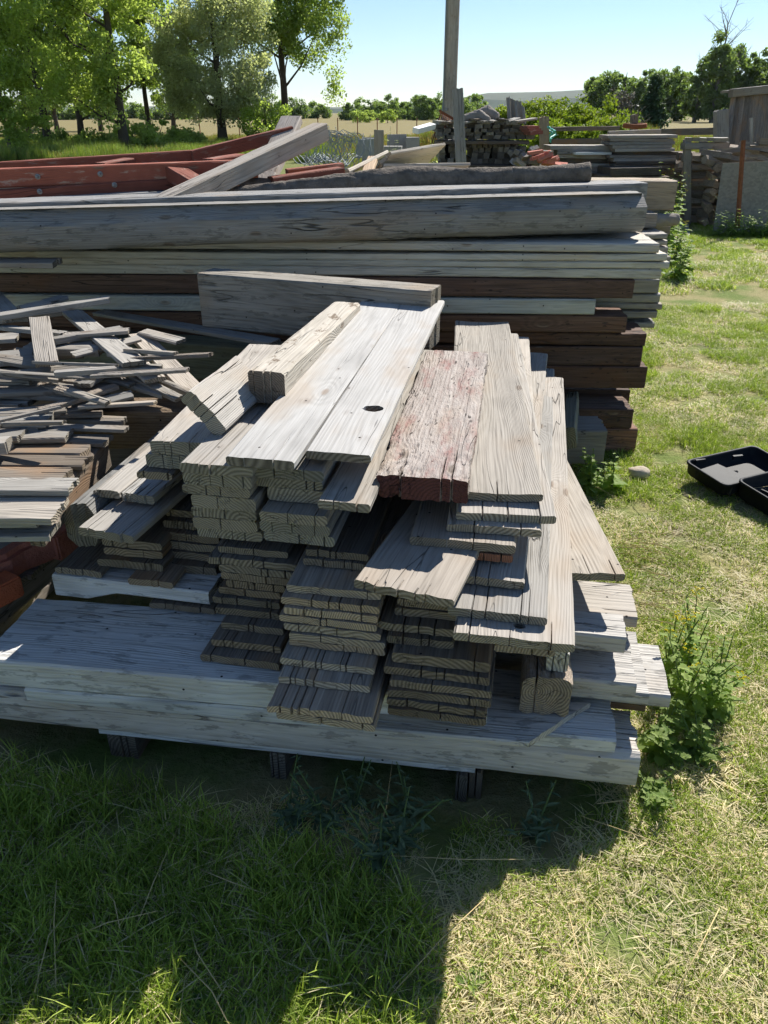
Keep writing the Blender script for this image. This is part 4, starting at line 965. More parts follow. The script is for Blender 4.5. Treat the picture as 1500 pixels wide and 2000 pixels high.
# white boards behind the log
for i, (a, Da, b, Db, W, T, ro, lab) in enumerate((
    ((655, 345), 5.2, (735, 306), 5.9, .2, .025, -.5, 'pale board slanting up behind the crooked log, left'),
    ((738, 322), 5.3, (842, 304), 5.6, .30, .022, -.6, 'broad white painted board tilted up behind the log'),
    ((715, 338), 5.2, (728, 304), 5.7, .07, .04, .0, 'tan cut block between the two white boards'),
    ((748, 332), 5.3, (905, 330), 5.4, .2, .02, -.45, 'pale splintered board lying behind the log'),
    ((770, 336), 5.0, (868, 338), 5.0, .14, .02, -.4, 'white chipped board nearest behind the log'))):
    board('white_board', lab, PD(*a, Da), PD(*b, Db), W, T, 'pale', 'board', tint=(1.35, 1.3, 1.2) if i != 2 else (1.2, .95, .7), roll=ro, rag=.02)
# ------------------------------------------------------------------ yard behind the piles
def simple_box(name, p0, p1, W, T, mat, tint=1.0, roll=0.0, parent=None, bev=.004, seed=0):
    """light box with uneven corners for far pieces; top centre line p0->p1"""
    rg = random.Random(seed + int(p0.x*991) + int(p1.z*1777) + int(p0.y*313)); L = (p1 - p0).length
    vv = []
    for x in (-L/2, L/2):
        for y, z in ((-W/2, 0), (W/2, 0), (W/2, -T), (-W/2, -T)):
            vv.append((x + rg.uniform(-1, 1)*bev*2, y + rg.uniform(-1, 1)*bev, z + rg.uniform(-1, 1)*bev))
    ff = [(0, 1, 2, 3), (7, 6, 5, 4), (0, 4, 5, 1), (1, 5, 6, 2), (2, 6, 7, 3), (3, 7, 4, 0)]
    o = mesh_obj(name, vv, ff, M[mat]); o.matrix_world = frame(p0, p1, roll)
    b = tint*rg.uniform(.85, 1.15) if isinstance(tint, (int, float)) else None
    o.color = (b, b*.99, b*.97, 1) if b else (*tint, 1)
    if parent: o.parent = parent; o.matrix_parent_inverse = parent.matrix_world.inverted()
    return o
def gnd(p, q):      # the foot of a leaning piece q -> p carried down to the soil
    t = (q.z + .05)/(q.z - p.z); return q + (p - q)*t
# utility pole
def pole():
    vv, ff = [], []; base = PD(875, 300, 19.0); x = base.x
    tube(vv, ff, [Vector((x, 19, -.2 + i*.6)) for i in range(20)], [.152 - .0022*i for i in range(20)], 16)
    root = empty('utility_pole', (0, 0, 0)); tag(root, 'tall brown wooden utility pole behind the timber stack', 'pole')
    o = mesh_obj('shaft', [(v[2], v[0] - x, v[1] - 19) for v in vv], ff, wood('pole_wood', (.54, .48, .42), (.40, .35, .30), (.20, .17, .145), crack=1.0, warm=(.34, .24, .16)), root, smooth=True)
    o.matrix_world = Matrix(((0, 1, 0, x), (0, 0, 1, 19), (1, 0, 0, 0), (0, 0, 0, 1)))
    cv, cf = [], []; tube(cv, cf, [Vector((x - .15, 18.92, i*1.2)) for i in range(10)], [.016]*10, 6)
    mesh_obj('conduit', cv, cf, M['wire'], root)
    p = PD(871, 214, 18.83); cv, cf = [], []; tube(cv, cf, [p, p + Vector((0, -.03, 0))], [.035, .035], 10); mesh_obj('tag_plate', cv, cf, M['bolt'], root)
pole()
# square timber ends, a stack 13 m off
SD = 13.0
ends_rows = [
  ('lower', 315, [(866, 12), (880, 12), (894, 11), (926, 13), (938, 11), (949, 12), (961, 12), (974, 13), (988, 12), (1001, 13), (1014, 13)]),
  ('lower', 303.5, [(864, 11), (886, 12), (899, 11), (928, 11), (939, 11), (951, 11), (966, 11), (979, 12), (990, 11), (1002, 12), (1017, 14)]),
  ('lower', 292.5, [(863, 12), (882, 12), (893, 10), (929, 11), (941, 10), (954, 11), (968, 10), (979, 11), (990, 10), (1003, 12), (1020, 14)]),
  ('lower', 282, [(865, 12), (882, 10), (892, 9), (916, 9), (927, 9), (938, 10), (948, 10), (958, 9), (968, 10), (979, 11), (992, 11), (1006, 14)]),
  ('upper', 268, [(864, 11), (878, 13), (922, 12), (933, 10), (948, 13), (960, 11), (972, 12), (987, 13), (1002, 12), (1018, 16), (1036, 18)]),
  ('upper', 261, [(858, 12), (871, 12), (886, 12), (919, 13), (934, 14), (957, 14), (976, 18), (996, 18), (1016, 20), (1036, 18)]),
  ('upper', 254.5, [(860, 12), (874, 14), (889, 10), (914, 12), (931, 9), (946, 13), (958, 10), (970, 14), (988, 12), (1005, 18), (1028, 18)]),
  ('upper', 246, [(860, 16), (880, 10), (922, 14), (936, 14), (952, 13), (970, 14), (991, 16), (1010, 18)]),
  ('upper', 239.5, [(866, 18), (890, 14), (925, 18), (948, 20), (975, 20), (1000, 22)]),
]
for ri, (half, y, row) in enumerate(ends_rows):
    for k, (px, w) in enumerate(row):
        rg = random.Random(ri*50 + k); mpp = SD/1690.0*1.02
        W = w*mpp*.96; T = (10.8 if half == 'lower' else 6.6)*mpp
        c = PD(px, y - T/mpp/2, SD + rg.uniform(-.12, .12))
        o = simple_box('timber_end', c + Vector((0, 0, 0)), c + Vector((rg.uniform(-.05, .05), 1.2, 0)), W, T, 'grey', tint=(.74 if half == 'lower' else .66)*rg.uniform(.6, 1.3), roll=rg.uniform(-.04, .04), bev=.006)
        rown = ['bottom row', 'second row up', 'third row up', 'fourth row up', 'fifth row up', 'sixth row up', 'seventh row up', 'eighth row up', 'top row'][ri]
        tag(o, f'{NTH[k]} timber end from the left in the {rown} of the square timber stack', 'timber', 'square timber ends beside the utility pole')
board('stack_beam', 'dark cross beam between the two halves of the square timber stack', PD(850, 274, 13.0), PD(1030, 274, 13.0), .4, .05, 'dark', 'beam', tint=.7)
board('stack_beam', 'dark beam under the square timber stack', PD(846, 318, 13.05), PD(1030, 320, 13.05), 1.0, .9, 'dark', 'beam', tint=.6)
for i in range(9):
    rg = random.Random(900 + i); px = 870 + i*17
    a = PD(px, 235 + rg.uniform(-4, 3), 12.9); b = PD(px + rg.uniform(20, 42), 234 + rg.uniform(-6, 3), 13.4 + rg.uniform(-.3, .3))
    board('loose_board', f'{NTH[i]} loose board from the left on top of the square timber stack', a, b, .12, .03, 'grey' if i % 3 else 'dark', 'board', tint=1.0, rag=.015)
logmesh('driftwood', 'pale driftwood chunk on top of the timber stack, left', [PD(905, 232, 13), PD(935, 228, 13.1), PD(955, 236, 13)], [.05, .09, .05], 'log', 21, 'driftwood')
logmesh('driftwood', 'larger pale driftwood chunk on top of the timber stack, right', [PD(930, 222, 13.2), PD(950, 221, 13.3), PD(972, 229, 13.2)], [.04, .10, .06], 'log', 22, 'driftwood')
for i, (px, yt, w) in enumerate(((994, 190, 7), (1002, 194, 9), (1009, 196, 6), (1016, 198, 9), (1023, 206, 6))):
    a, b = PD(px + 2, 240, 13.4 + .08*(i % 2)), PD(px - 1, yt, 13.5 + .08*(i % 2))
    board('picket', f'{NTH[i]} upright grey picket from the left behind the timber stack', a, b, w*.0078, .03, 'grey', 'picket', tint=.8, rag=.02)
board('leaning_post', 'tall grey split post leaning in front of the square timber stack', Vector((PD(907, 346, 11.6).x + .04, 11.55, -.05)), PD(894, 173, 11.75), .145, .07, 'grey', 'post', tint=(.85, .87, .92), cracks0=0, cracks1=2, clen=1.6, rag=.006)
# iron rake / grate beside the pole
gr = empty('iron_grate', PD(850, 260, 13.6)); tag(gr, 'black iron bar grate leaning left of the timber stack', 'grate'); bpy.context.view_layer.update()
for k in range(7):
    vv, ff = [], []; tube(vv, ff, [PD(840 - 2 + k*4.5, 298 - k*2, 13.3), PD(862 + k*3.2, 218 + k*2.5, 13.9)], [.011, .011], 5)
    o = mesh_obj('bar', vv, ff, M['rust'], gr); o.matrix_parent_inverse = gr.matrix_world.inverted()
vv, ff = [], []; tube(vv, ff, [PD(858, 216, 13.85), PD(892, 236, 13.85)], [.02, .02], 5); o = mesh_obj('cross_bar', vv, ff, M['rust'], gr); o.matrix_parent_inverse = gr.matrix_world.inverted()
# red broken pavers slope right of the stack
rg = random.Random(41)
for i in range(12):
    px = 1030 + i*4.8 + rg.uniform(0, 3); y = 292 + (px - 1030)*.35 + rg.uniform(0, 18); c = PD(px, y, 12.4 + rg.uniform(-.3, .3))
    o = simple_box('broken_paver', c, c + Vector((rg.uniform(.1, .22), rg.uniform(-.1, .1), rg.uniform(-.08, .08))), .09, .045, 'paver', roll=rg.uniform(-.4, .4)); tag(o, f'{NTH[i]} broken pinkish paver from the left in the rubble slope', 'paver', 'rubble of red pavers')
for i in range(14):
    px = 1000 + i*3.6; y = 285 + rg.uniform(0, 34); c = PD(px, y, 12.6 + rg.uniform(-.2, .2))
    o = simple_box('wood_offcut', c, c + Vector((rg.uniform(.1, .3), rg.uniform(-.3, .3), rg.uniform(-.12, .05))), .09, .07, 'grey', tint=.9, roll=rg.uniform(-.8, .8)); tag(o, f'{NTH[i]} tumbled offcut from the left at the right end of the timber stack', 'offcut', 'tumbled offcuts')
for i in range(3):
    c = PD(1022 + i*4, 246 + i*5, 12.8); o = simple_box('red_board', c, c + Vector((.24, .3, 0)), .12, .05, 'redpaint'); tag(o, f'{NTH[i]} red painted board end from the top on the right of the timber stack', 'board', 'red board ends')
# rolled chain link fence
def roll():
    root = empty('chain_link_roll', PD(665, 320, 8.2)); tag(root, 'loose roll of galvanised chain link fencing behind the red beams', 'fencing'); bpy.context.view_layer.update()
    vv, ff = [], []
    c0 = PD(662, 288, 8.2); n = 15
    def pt(u, v):       # u along the roll's turn, v along its axis
        a = u*2*math.pi*2.2; r = .14 + .075*u + .02*math.sin(5*a + 9*v) ; q = v - .5
        return c0 + Vector((q*.42 + r*math.cos(a)*.75, .25*q + r*math.cos(a)*.2, r*math.sin(a) - .05 - .14*q*q + (.12 if v < .5 else 0)*(.5 - v)))
    for s in (1, -1):
        for k in range(-n, n):
            pts = []
            for j in range(15):
                v = j/14; u = (k/n if s > 0 else k/n) + s*v*.45
                if 0 <= u <= 1: pts.append(pt(u, v) + Vector((0, 0, .004*((j % 2)*2 - 1))))
            if len(pts) > 2: tube(vv, ff, pts, [.0036]*len(pts), 3)
    o = mesh_obj('wire_mesh', [tuple(v) for v in vv], ff, M['wire'], root); o.matrix_parent_inverse = root.matrix_world.inverted()
    # loose trailing end on the left
    vv, ff = [], []
    for s in (1, -1):
        for k in range(13):
            pts = [PD(590 + k*7.4 + s*j*4.0, 312 + 5*math.sin((k + j)*.7) - (j - 3)*2.2, 7.9 + .06*j) for j in range(8)]
            tube(vv, ff, pts, [.0036]*8, 3)
    o = mesh_obj('loose_mesh', [tuple(v) for v in vv], ff, M['wire'], root); o.matrix_parent_inverse = root.matrix_world.inverted()
roll()
for i in range(6):
    board('crib_timber', f'{ORD[i]} timber of the crib under the chain link roll', Vector((-1.2 + .05*i, 8.35, .17*(i + 1))), Vector((.1 - .04*i, 8.3, .17*(i + 1))), .75 - .02*i, .165, 'dark', 'beam', tint=1.2, group='crib under the fencing roll')
board('fence_stub', 'short square grey post stub in front of the field', Vector((PD(740, 254, 10).x, 10, -.05)), PD(740, 254, 10), .115, .1, 'grey', 'post', tint=.85)
for i, (px, y, w, D, lab) in enumerate(((722, 268, 30, 11, 'left concrete block of the low grey row by the post stub'), (775, 262, 36, 11.4, 'middle concrete block of the low grey row by the post stub'), (806, 268, 24, 11.2, 'right concrete block of the low grey row by the post stub'), (760, 285, 50, 10.8, 'grey concrete block lying in front of the low row'))):
    c = PD(px - w/2, y, D); o = simple_box('concrete_block', c, PD(px + w/2, y, D), .19, c.z + .02, 'block'); tag(o, lab, 'block')
c = PD(700, 272, 10.4); o = simple_box('metal_sheet', c, PD(738, 270, 10.6), .02, .22, 'wire', roll=.3); tag(o, 'bent grey metal sheet behind the chain link roll', 'sheet')
c = PD(812, 250, 12); o = simple_box('gutter', c, PD(846, 241, 12.4), .1, .07, 'white', roll=.2); tag(o, 'white metal gutter piece left of the timber stack', 'gutter')
# rail fence on the right
FDx = 17.5
def post(px0, yb, yt, D, w, lab, mat='grey', tint=1.0): return board('fence_post', lab, gnd(PD(px0, yb, D), PD(px0, yt, D)), PD(px0, yt, D), w, w*.8, mat, 'post', tint=tint, rag=.01)
post(1064, 330, 228, 15.5, .16, 'tan double fence post carrying the turquoise hose', 'pale', (.85, .72, .55))
post(1240, 300, 224, 16, .13, 'dark fence post with iron rings behind the plank stack', 'dark', 1.5)
post(1412, 330, 215, 14, .20, 'thick grey fence post left of the grey board shed', 'grey', .95)
board('fence_rail', 'upper fence rail left of the dark fence post', PD(1078, 248, 15.5), PD(1210, 246, 15.8), .05, .07, 'dark', 'rail', tint=1.3)
board('fence_rail', 'lower fence rail behind the plank stack', PD(1078, 271, 15.4), PD(1190, 270, 15.6), .05, .09, 'dark', 'rail', tint=1.2)
board('fence_rail', 'long dark fence rail right of the dark fence post', PD(1285, 252, 15.6), PD(1404, 249, 14.6), .05, .11, 'dark', 'rail', tint=1.2)
board('fence_rail', 'sunlit grey rail on top of the plank stack', PD(1188, 256, 14.5), PD(1290, 252, 14.6), .09, .07, 'grey', 'rail', tint=1.1)
vv, ff = [], []
tube(vv, ff, [PD(1076 - 6*math.cos(i*.5) + 3*(i % 2), 248 + i*1.6 if i < 20 else 280 - (i - 20)*1.5, 15.3 + .03*i) for i in range(40)], [.02]*40, 6)
tag(mesh_obj('hose', vv, ff, M['hose'], smooth=True), 'turquoise garden hose looped over the tan fence post', 'hose')
# iron rings on dark post
vv, ff = [], []
for j in range(3): tube(vv, ff, [Vector((0, 0, 0)) + PD(1240, 244 + j*2, 15.8) + Vector((.2*math.cos(a*.42), .2*math.sin(a*.42), .01*math.sin(a))) for a in range(16)], [.022]*16, 5)
tag(mesh_obj('iron_rings', vv, ff, M['rust'], smooth=True), 'rusty iron rings hung round the dark fence post', 'ring')
# plank stacks
def plank_stack(desc, px0, px1, y0, y1, n, D, W, seed, grp):
    rg = random.Random(seed)
    for i in range(n):
        y = y0 + (y1 - y0)*i/(n - 1); T = abs(y1 - y0)/(n - 1)*D/1690*.92
        a = PD(px0 + rg.uniform(-10, 12), y + rg.uniform(-1, 1), D); b = PD(px1 + rg.uniform(-12, 12), y + rg.uniform(-1, 1), D + .05)
        board('stacked_plank', f'{ORD[n - 1 - i] if n - 1 - i < len(ORD) else "upper"} plank in the {desc}', a, b, W*rg.uniform(.8, 1.1), T, rg.choice(['grey', 'grey', 'dark', 'pale']), 'plank', tint=rg.uniform(.75, 1.1), group=grp, rag=.01, cracks0=1, cracks1=1)
plank_stack('stack right of the log end', 1186, 1306, 263, 320, 10, 13.6, .5, 1, 'planks of the right hand stack')
plank_stack('base under the stack right of the log end', 1170, 1290, 325, 405, 6, 13.2, .6, 2, 'planks of the right hand stack base')
plank_stack('low stack beside the turquoise hose', 1072, 1185, 283, 384, 13, 13.8, .5, 3, 'planks of the left hand stack')
simple = simple_box('white_strip', PD(1122, 297, 13.5), PD(1192, 297, 13.6), .1, .035, 'white'); tag(simple, 'thin white painted strip in the low stack beside the hose', 'strip')
# rack
rk = empty('wood_rack', PD(1345, 360, 12.6)); tag(rk, 'grey timber rack with open frame left of the firewood', 'rack'); bpy.context.view_layer.update()
for nm, a, b, w in (('post', (1344, 375, 12.6), (1344, 272, 12.6), .10), ('post', (1376, 362, 13.2), (1376, 274, 13.2), .10), ('rail', (1334, 279, 12.6), (1420, 277, 12.8), .12), ('rail', (1360, 327, 13.1), (1420, 327, 13.2), .12)):
    board(nm, None, gnd(PD(*a), PD(*b)) if nm == 'post' else PD(*a), PD(*b), w, .09, 'grey', parent=rk, tint=.95)
for i in range(6):
    c = PD(1346 + i*14, 269, 12.6); o = simple_box('wood_block', c, c + Vector((.08, .25, 0)), .1, .05, 'pale'); tag(o, f'{NTH[i]} pale block from the left on the rack top', 'block', 'blocks on the rack')
# firewood
def split_log(c, d, r, seed):
    rg = random.Random(seed); vv, ff = [], []; n = rg.choice((3, 4, 5)); L = .42
    u = d.cross(Vector((0, 0, 1))).normalized(); w = u.cross(d); a0 = rg.uniform(0, 6)
    rr_ = [r*rg.uniform(.75, 1.2) for _ in range(n)]
    for s in (-.5, .5):
        for k in range(n):
            a = a0 + 2*math.pi*k/n; vv.append(tuple(c + d*L*s + (u*math.cos(a) + w*math.sin(a))*rr_[k]))
    ff = [tuple(range(n))[::-1], tuple(range(n, 2*n))]
    for k in range(n): ff.append((k, (k + 1) % n, n + (k + 1) % n, n + k))
    return vv, ff
fwm = wood('firewood_wood', (.42, .36, .29), (.28, .23, .18), (.13, .10, .075), end=(.30, .25, .19), warm=(.35, .22, .12), warm_amt=.5)
rg = random.Random(77); fx0 = PD(1380, 440, 12.2).x
for i in range(150):
    row = i//15; k = i % 15
    z = .06 + row*.108 + rg.uniform(-.02, .02); x = fx0 + .03 + k*.125 + rg.uniform(-.03, .03) + .03*(row % 2); y = 12.45 + rg.uniform(-.1, .1)
    if row > 7: z = .90 + (row - 8)*.09 + .026*k*(1 if row > 8 else .6); y = 12.4
    if row <= 6 and k > 4: continue
    d = Vector((rg.uniform(-.3, .3), 1, rg.uniform(-.1, .1))).normalized() if row <= 7 else Vector((1, rg.uniform(-.5, .5), rg.uniform(-.2, .25))).normalized()
    v, f = split_log(Vector((x, y, z)), d, rg.uniform(.05, .075), i)
    o = mesh_obj('firewood_log', v, f, fwm); b = rg.uniform(.7, 1.3); o.color = (b, b*.97, b*.93, 1)
    tag(o, f'{NTH[k]} split log from the left in the {ORD[row]} row of the woodpile' if row <= 7 else f'{NTH[k]} split log from the left in the {["lower", "upper"][row - 8]} loose layer on the woodpile', 'firewood', 'split logs of the woodpile side' if row <= 7 else 'split logs on the woodpile top')
for row in range(8):      # stove lengths deeper in, seen at the left flank
    for k in range(5):
        v, f = split_log(Vector((fx0 - .02 + rg.uniform(-.05, .05), 12.75 + k*.3,   .06 + row*.125)), Vector((1, rg.uniform(-.2, .2), 0)).normalized(), .065, 500 + row*9 + k)
        o = mesh_obj('firewood_log', v, f, fwm); b = rg.uniform(.6, 1.2); o.color = (b, b, b, 1); tag(o, f'split log in the left flank of the woodpile, {ORD[row]} row, {NTH[k]} from the front', 'firewood', 'split logs of the woodpile flank')
def osb():
    m = bpy.data.materials.new('strand_board'); t = NT(m); tc = t.n('ShaderNodeTexCoord')
    v = t.n('ShaderNodeTexVoronoi'); t.put(v, 'Scale', 1.0); t.put(v, 'Vector', t.vm('MULTIPLY', tc.outputs['Object'], (26, 26, 40))); 
    s = t.n('ShaderNodeSeparateColor'); t.put(s, 0, v.outputs['Color'])
    c = t.mix(s.outputs[0], (.20, .175, .135), (.36, .32, .25)); c = t.mix(t.noise(tc.outputs['Object'], 3.0, 3.0), c, (.26, .24, .20))
    t.out(t.bsdf(c, .9, t.bump(s.outputs[1], .4, .004), .1)); M['osb'] = m
osb()
a = PD(1396, 455, 11.75); 
vv = []; TL, TR = PD(1412, 319, 11.95), PD(1560, 312, 11.95); BL, BR = PD(1392, 456, 11.7), PD(1575, 470, 11.7)
for q in (BL, BR, TR, TL): vv.append(tuple(q))
for q in (BL, BR, TR, TL): vv.append((q.x, q.y + .014, q.z))
tag(mesh_obj('strand_board_sheet', vv, [(0, 1, 2, 3), (7, 6, 5, 4), (0, 4, 5, 1), (1, 5, 6, 2), (2, 6, 7, 3), (3, 7, 4, 0)], M['osb']), 'weathered strand board sheet leaning against the woodpile', 'sheet')
vv, ff = [], []; tube(vv, ff, [PD(1440, 446, 11.5), PD(1446, 360, 11.55), PD(1452, 274, 11.6)], [.032, .03, .03], 4)
tag(mesh_obj('steel_stake', vv, ff, M['rust']), 'rusty orange steel stake in front of the strand board', 'stake')
# grey board shed, leaning
sh = empty('board_shed', PD(1420, 300, 14.5)); tag(sh, 'leaning grey shed wall of upright boards at the right edge', 'shed'); bpy.context.view_layer.update()
for i in range(17):
    pb = PD(1420 + i*9, 285, 14.0 + .02*i); pt_ = PD(1434 + i*9, 178 - i*.9, 14.4 + .02*i)
    pb = gnd(pb, pt_)
    board('wall_board', None, pb, pt_, .08, .025, 'dark', parent=sh, tint=random.Random(i).uniform(1.5, 2.1), rag=.02)
board('cap_rail', None, PD(1428, 174, 14.3), PD(1580, 158, 14.6), .12, .12, 'grey', parent=sh, tint=.85)
board('roof', None, PD(1440, 176, 14.9), PD(1600, 162, 15.2), 1.0, .04, 'grey', parent=sh, tint=.8)
board('door_post', None, PD(1468, 280, 13.9), PD(1468, 230, 13.9), .05, .05, 'pale', parent=sh, tint=.9)
board('pale_slab', 'pale flat slab on the ground right of the back pile', P(1322, 470, .04), P(1322, 400, .04), .35, .04, 'pale', 'slab', tint=1.1)
# far white house glimpsed between trunks
hs = empty('white_house', gp(195, 240)); tag(hs, 'small white house glimpsed between the left trunks', 'house'); bpy.context.view_layer.update()
hx, hy = gp(195, 240)[0], 240
def hb(nm, x0, x1, z0, z1, dy, mat, y0=0):
    o = simple_box(nm, Vector((hx + x0, hy + y0 + dy/2, z1)), Vector((hx + x1, hy + y0 + dy/2, z1)), dy, z1 - z0, mat, bev=0); o.parent = hs; o.matrix_parent_inverse = hs.matrix_world.inverted(); return o
hb('wall', -4, 4, 0, 2.7, 6, 'white')
vv = [(hx - 4.3, hy - .4, 2.7), (hx + 4.3, hy - .4, 2.7), (hx + 4.3, hy + 3, 4.4), (hx - 4.3, hy + 3, 4.4), (hx - 4.3, hy + 6.4, 2.7), (hx + 4.3, hy + 6.4, 2.7)]
o = mesh_obj('roof', vv, [(0, 1, 2, 3), (3, 2, 5, 4), (0, 3, 4), (1, 5, 2)], M['block'], hs); o.matrix_parent_inverse = hs.matrix_world.inverted()
for q in (-2.4, 0.2, 2.6): hb('window', q - .5, q + .5, 1.0, 2.1, .05, 'black', -.03)
# wire fence along the field: steel posts
for i in range(12):
    px = 395 + i*38; c = gp(px, 52); vv, ff = [], []; tube(vv, ff, [Vector((c[0], 52, -.1)), Vector((c[0], 52, 1.25))], [.03, .03], 5)
    tag(mesh_obj('steel_fence_post', vv, ff, M['rust']), f'{NTH[i]} thin field fence post from the left', 'post', 'thin posts of the field fence')
# ------------------------------------------------------------------ black tool case on the lawn
def tray(name, label, A, B, Cc, h, t=.006, part=None, lip=.012):
    """A: hinge-left corner, B: hinge-right corner, Cc: far left corner (ground plan)"""
    u = (B - A); v = (Cc - A); L, Wd = u.length, v.length
    root = empty(name, A); tag(root, label, 'case'); bpy.context.view_layer.update()
    bm = bmesh.new()
    def ringpts(inset, z, r=.03):
        pts = []; 
        for cx, cy, a0 in ((inset + r, inset + r, 180), (L - inset - r, inset + r, 270), (L - inset - r, Wd - inset - r, 0), (inset + r, Wd - inset - r, 90)):
            for k in range(5): a = R(a0 + 90*k/4); pts.append((cx + r*math.cos(a), cy + r*math.sin(a), z))
        return pts
    prof = [(.012, 0), (.004, .012), (0, h - lip), (-.005, h - lip), (-.005, h), (.004, h), (.006, h - lip), (.012, .02), (.026, .008)]
    rings = []
    for ins, z in prof: rings.append([bm.verts.new(p) for p in ringpts(ins, z)])
    for a, b in zip(rings, rings[1:]):
        for k in range(20): bm.faces.new((a[k], a[(k + 1) % 20], b[(k + 1) % 20], b[k]))
    bm.faces.new(rings[0][::-1]); bm.faces.new(rings[-1])
    me = bpy.data.meshes.new('tray'); bm.to_mesh(me); bm.free(); me.materials.append(M['black'])
    for p in me.polygons: p.use_smooth = len(p.vertices) == 4
    o = bpy.data.objects.new(part or 'tray', me); COL.objects.link(o)
    un, vn = u.normalized(), v.normalized(); zn = un.cross(vn)
    o.matrix_world = Matrix.Translation(A) @ Matrix((un, vn, zn)).transposed().to_4x4()
    return root, o, un, vn
A = P(1416, 947, .085); A.z = .02
B = A + Vector((.42, .10, 0)); Cc = A + Vector((-.145, .20, .02))
root, o1, un, vn = tray('tool_case', 'open black plastic tool case lying on the lawn at the right', A, B, Cc, .07, part='lid')
o1.parent = root; o1.matrix_parent_inverse = root.matrix_world.inverted()
A2 = A + Vector((.006, -.008, 0)); B2 = A2 + Vector((.42, .10, 0)); C2 = A2 - vn*.30
r2_, o2, un2, vn2 = tray('case_part', 'x', A2 + (C2 - A2), B2 + (C2 - A2), A2, .09, part='base')
bpy.data.objects.remove(r2_); o2.parent = root; o2.matrix_parent_inverse = root.matrix_world.inverted()
for k in (.07, .16, .25):       # moulded ribs in the base and raised pad in the lid
    p = A2 + un*k - vn*.02 + Vector((0, 0, .04)); o = simple_box('rib', p, p - vn*.10, .006, .03, 'black', bev=0); o.parent = root; o.matrix_parent_inverse = root.matrix_world.inverted()
p = A + un*.12 + vn*.03 + Vector((0, 0, .05)); o = simple_box('moulded_step', p, p + vn*.18, .16, .038, 'black', bev=.006); o.parent = root; o.matrix_parent_inverse = root.matrix_world.inverted()
for k in (.10, .30):
    p = Cc + un*k + vn*.006 + Vector((0, 0, .066)); o = simple_box('latch', p, p + un*.05, .012, .02, 'black', bev=.001); o.parent = root; o.matrix_parent_inverse = root.matrix_world.inverted()
pc = A2 + un*.12 - vn*.13
vv, ff = [], []
for j in range(9):
    for i in range(13):
        q = pc + un*(i*.016) - vn*(j*.014); vv.append((q.x, q.y, .05 + .008*mnoise.noise(Vector((i*.5, j*.6, 1)))))
for j in range(8):
    for i in range(12): a = j*13 + i; ff.append((a, a + 1, a + 14, a + 13))
o = mesh_obj('paper_sheet', vv, ff, M['paper'], smooth=True); md = o.modifiers.new('t', 'SOLIDIFY'); md.thickness = .0008; tag(o, 'crumpled white paper lying in the tool case', 'paper')
# stone
def stone(name, label, c, r, seed):
    bm = bmesh.new(); bmesh.ops.create_icosphere(bm, subdivisions=3, radius=1)
    for v in bm.verts: v.co = Vector((v.co.x*r, v.co.y*r*.75, v.co.z*r*.5))*(1 + .18*mnoise.noise(v.co*1.6 + Vector((seed, 0, 0))))
    me = bpy.data.meshes.new(name); bm.to_mesh(me); bm.free(); me.materials.append(M['stone'])
    for p in me.polygons: p.use_smooth = True
    o = bpy.data.objects.new(name, me); COL.objects.link(o); o.location = c; tag(o, label, 'stone')
p = P(1247, 930, 0); stone('stone', 'small pale stone in the grass by the brown timbers', (p.x, p.y, .02), .055, 3)
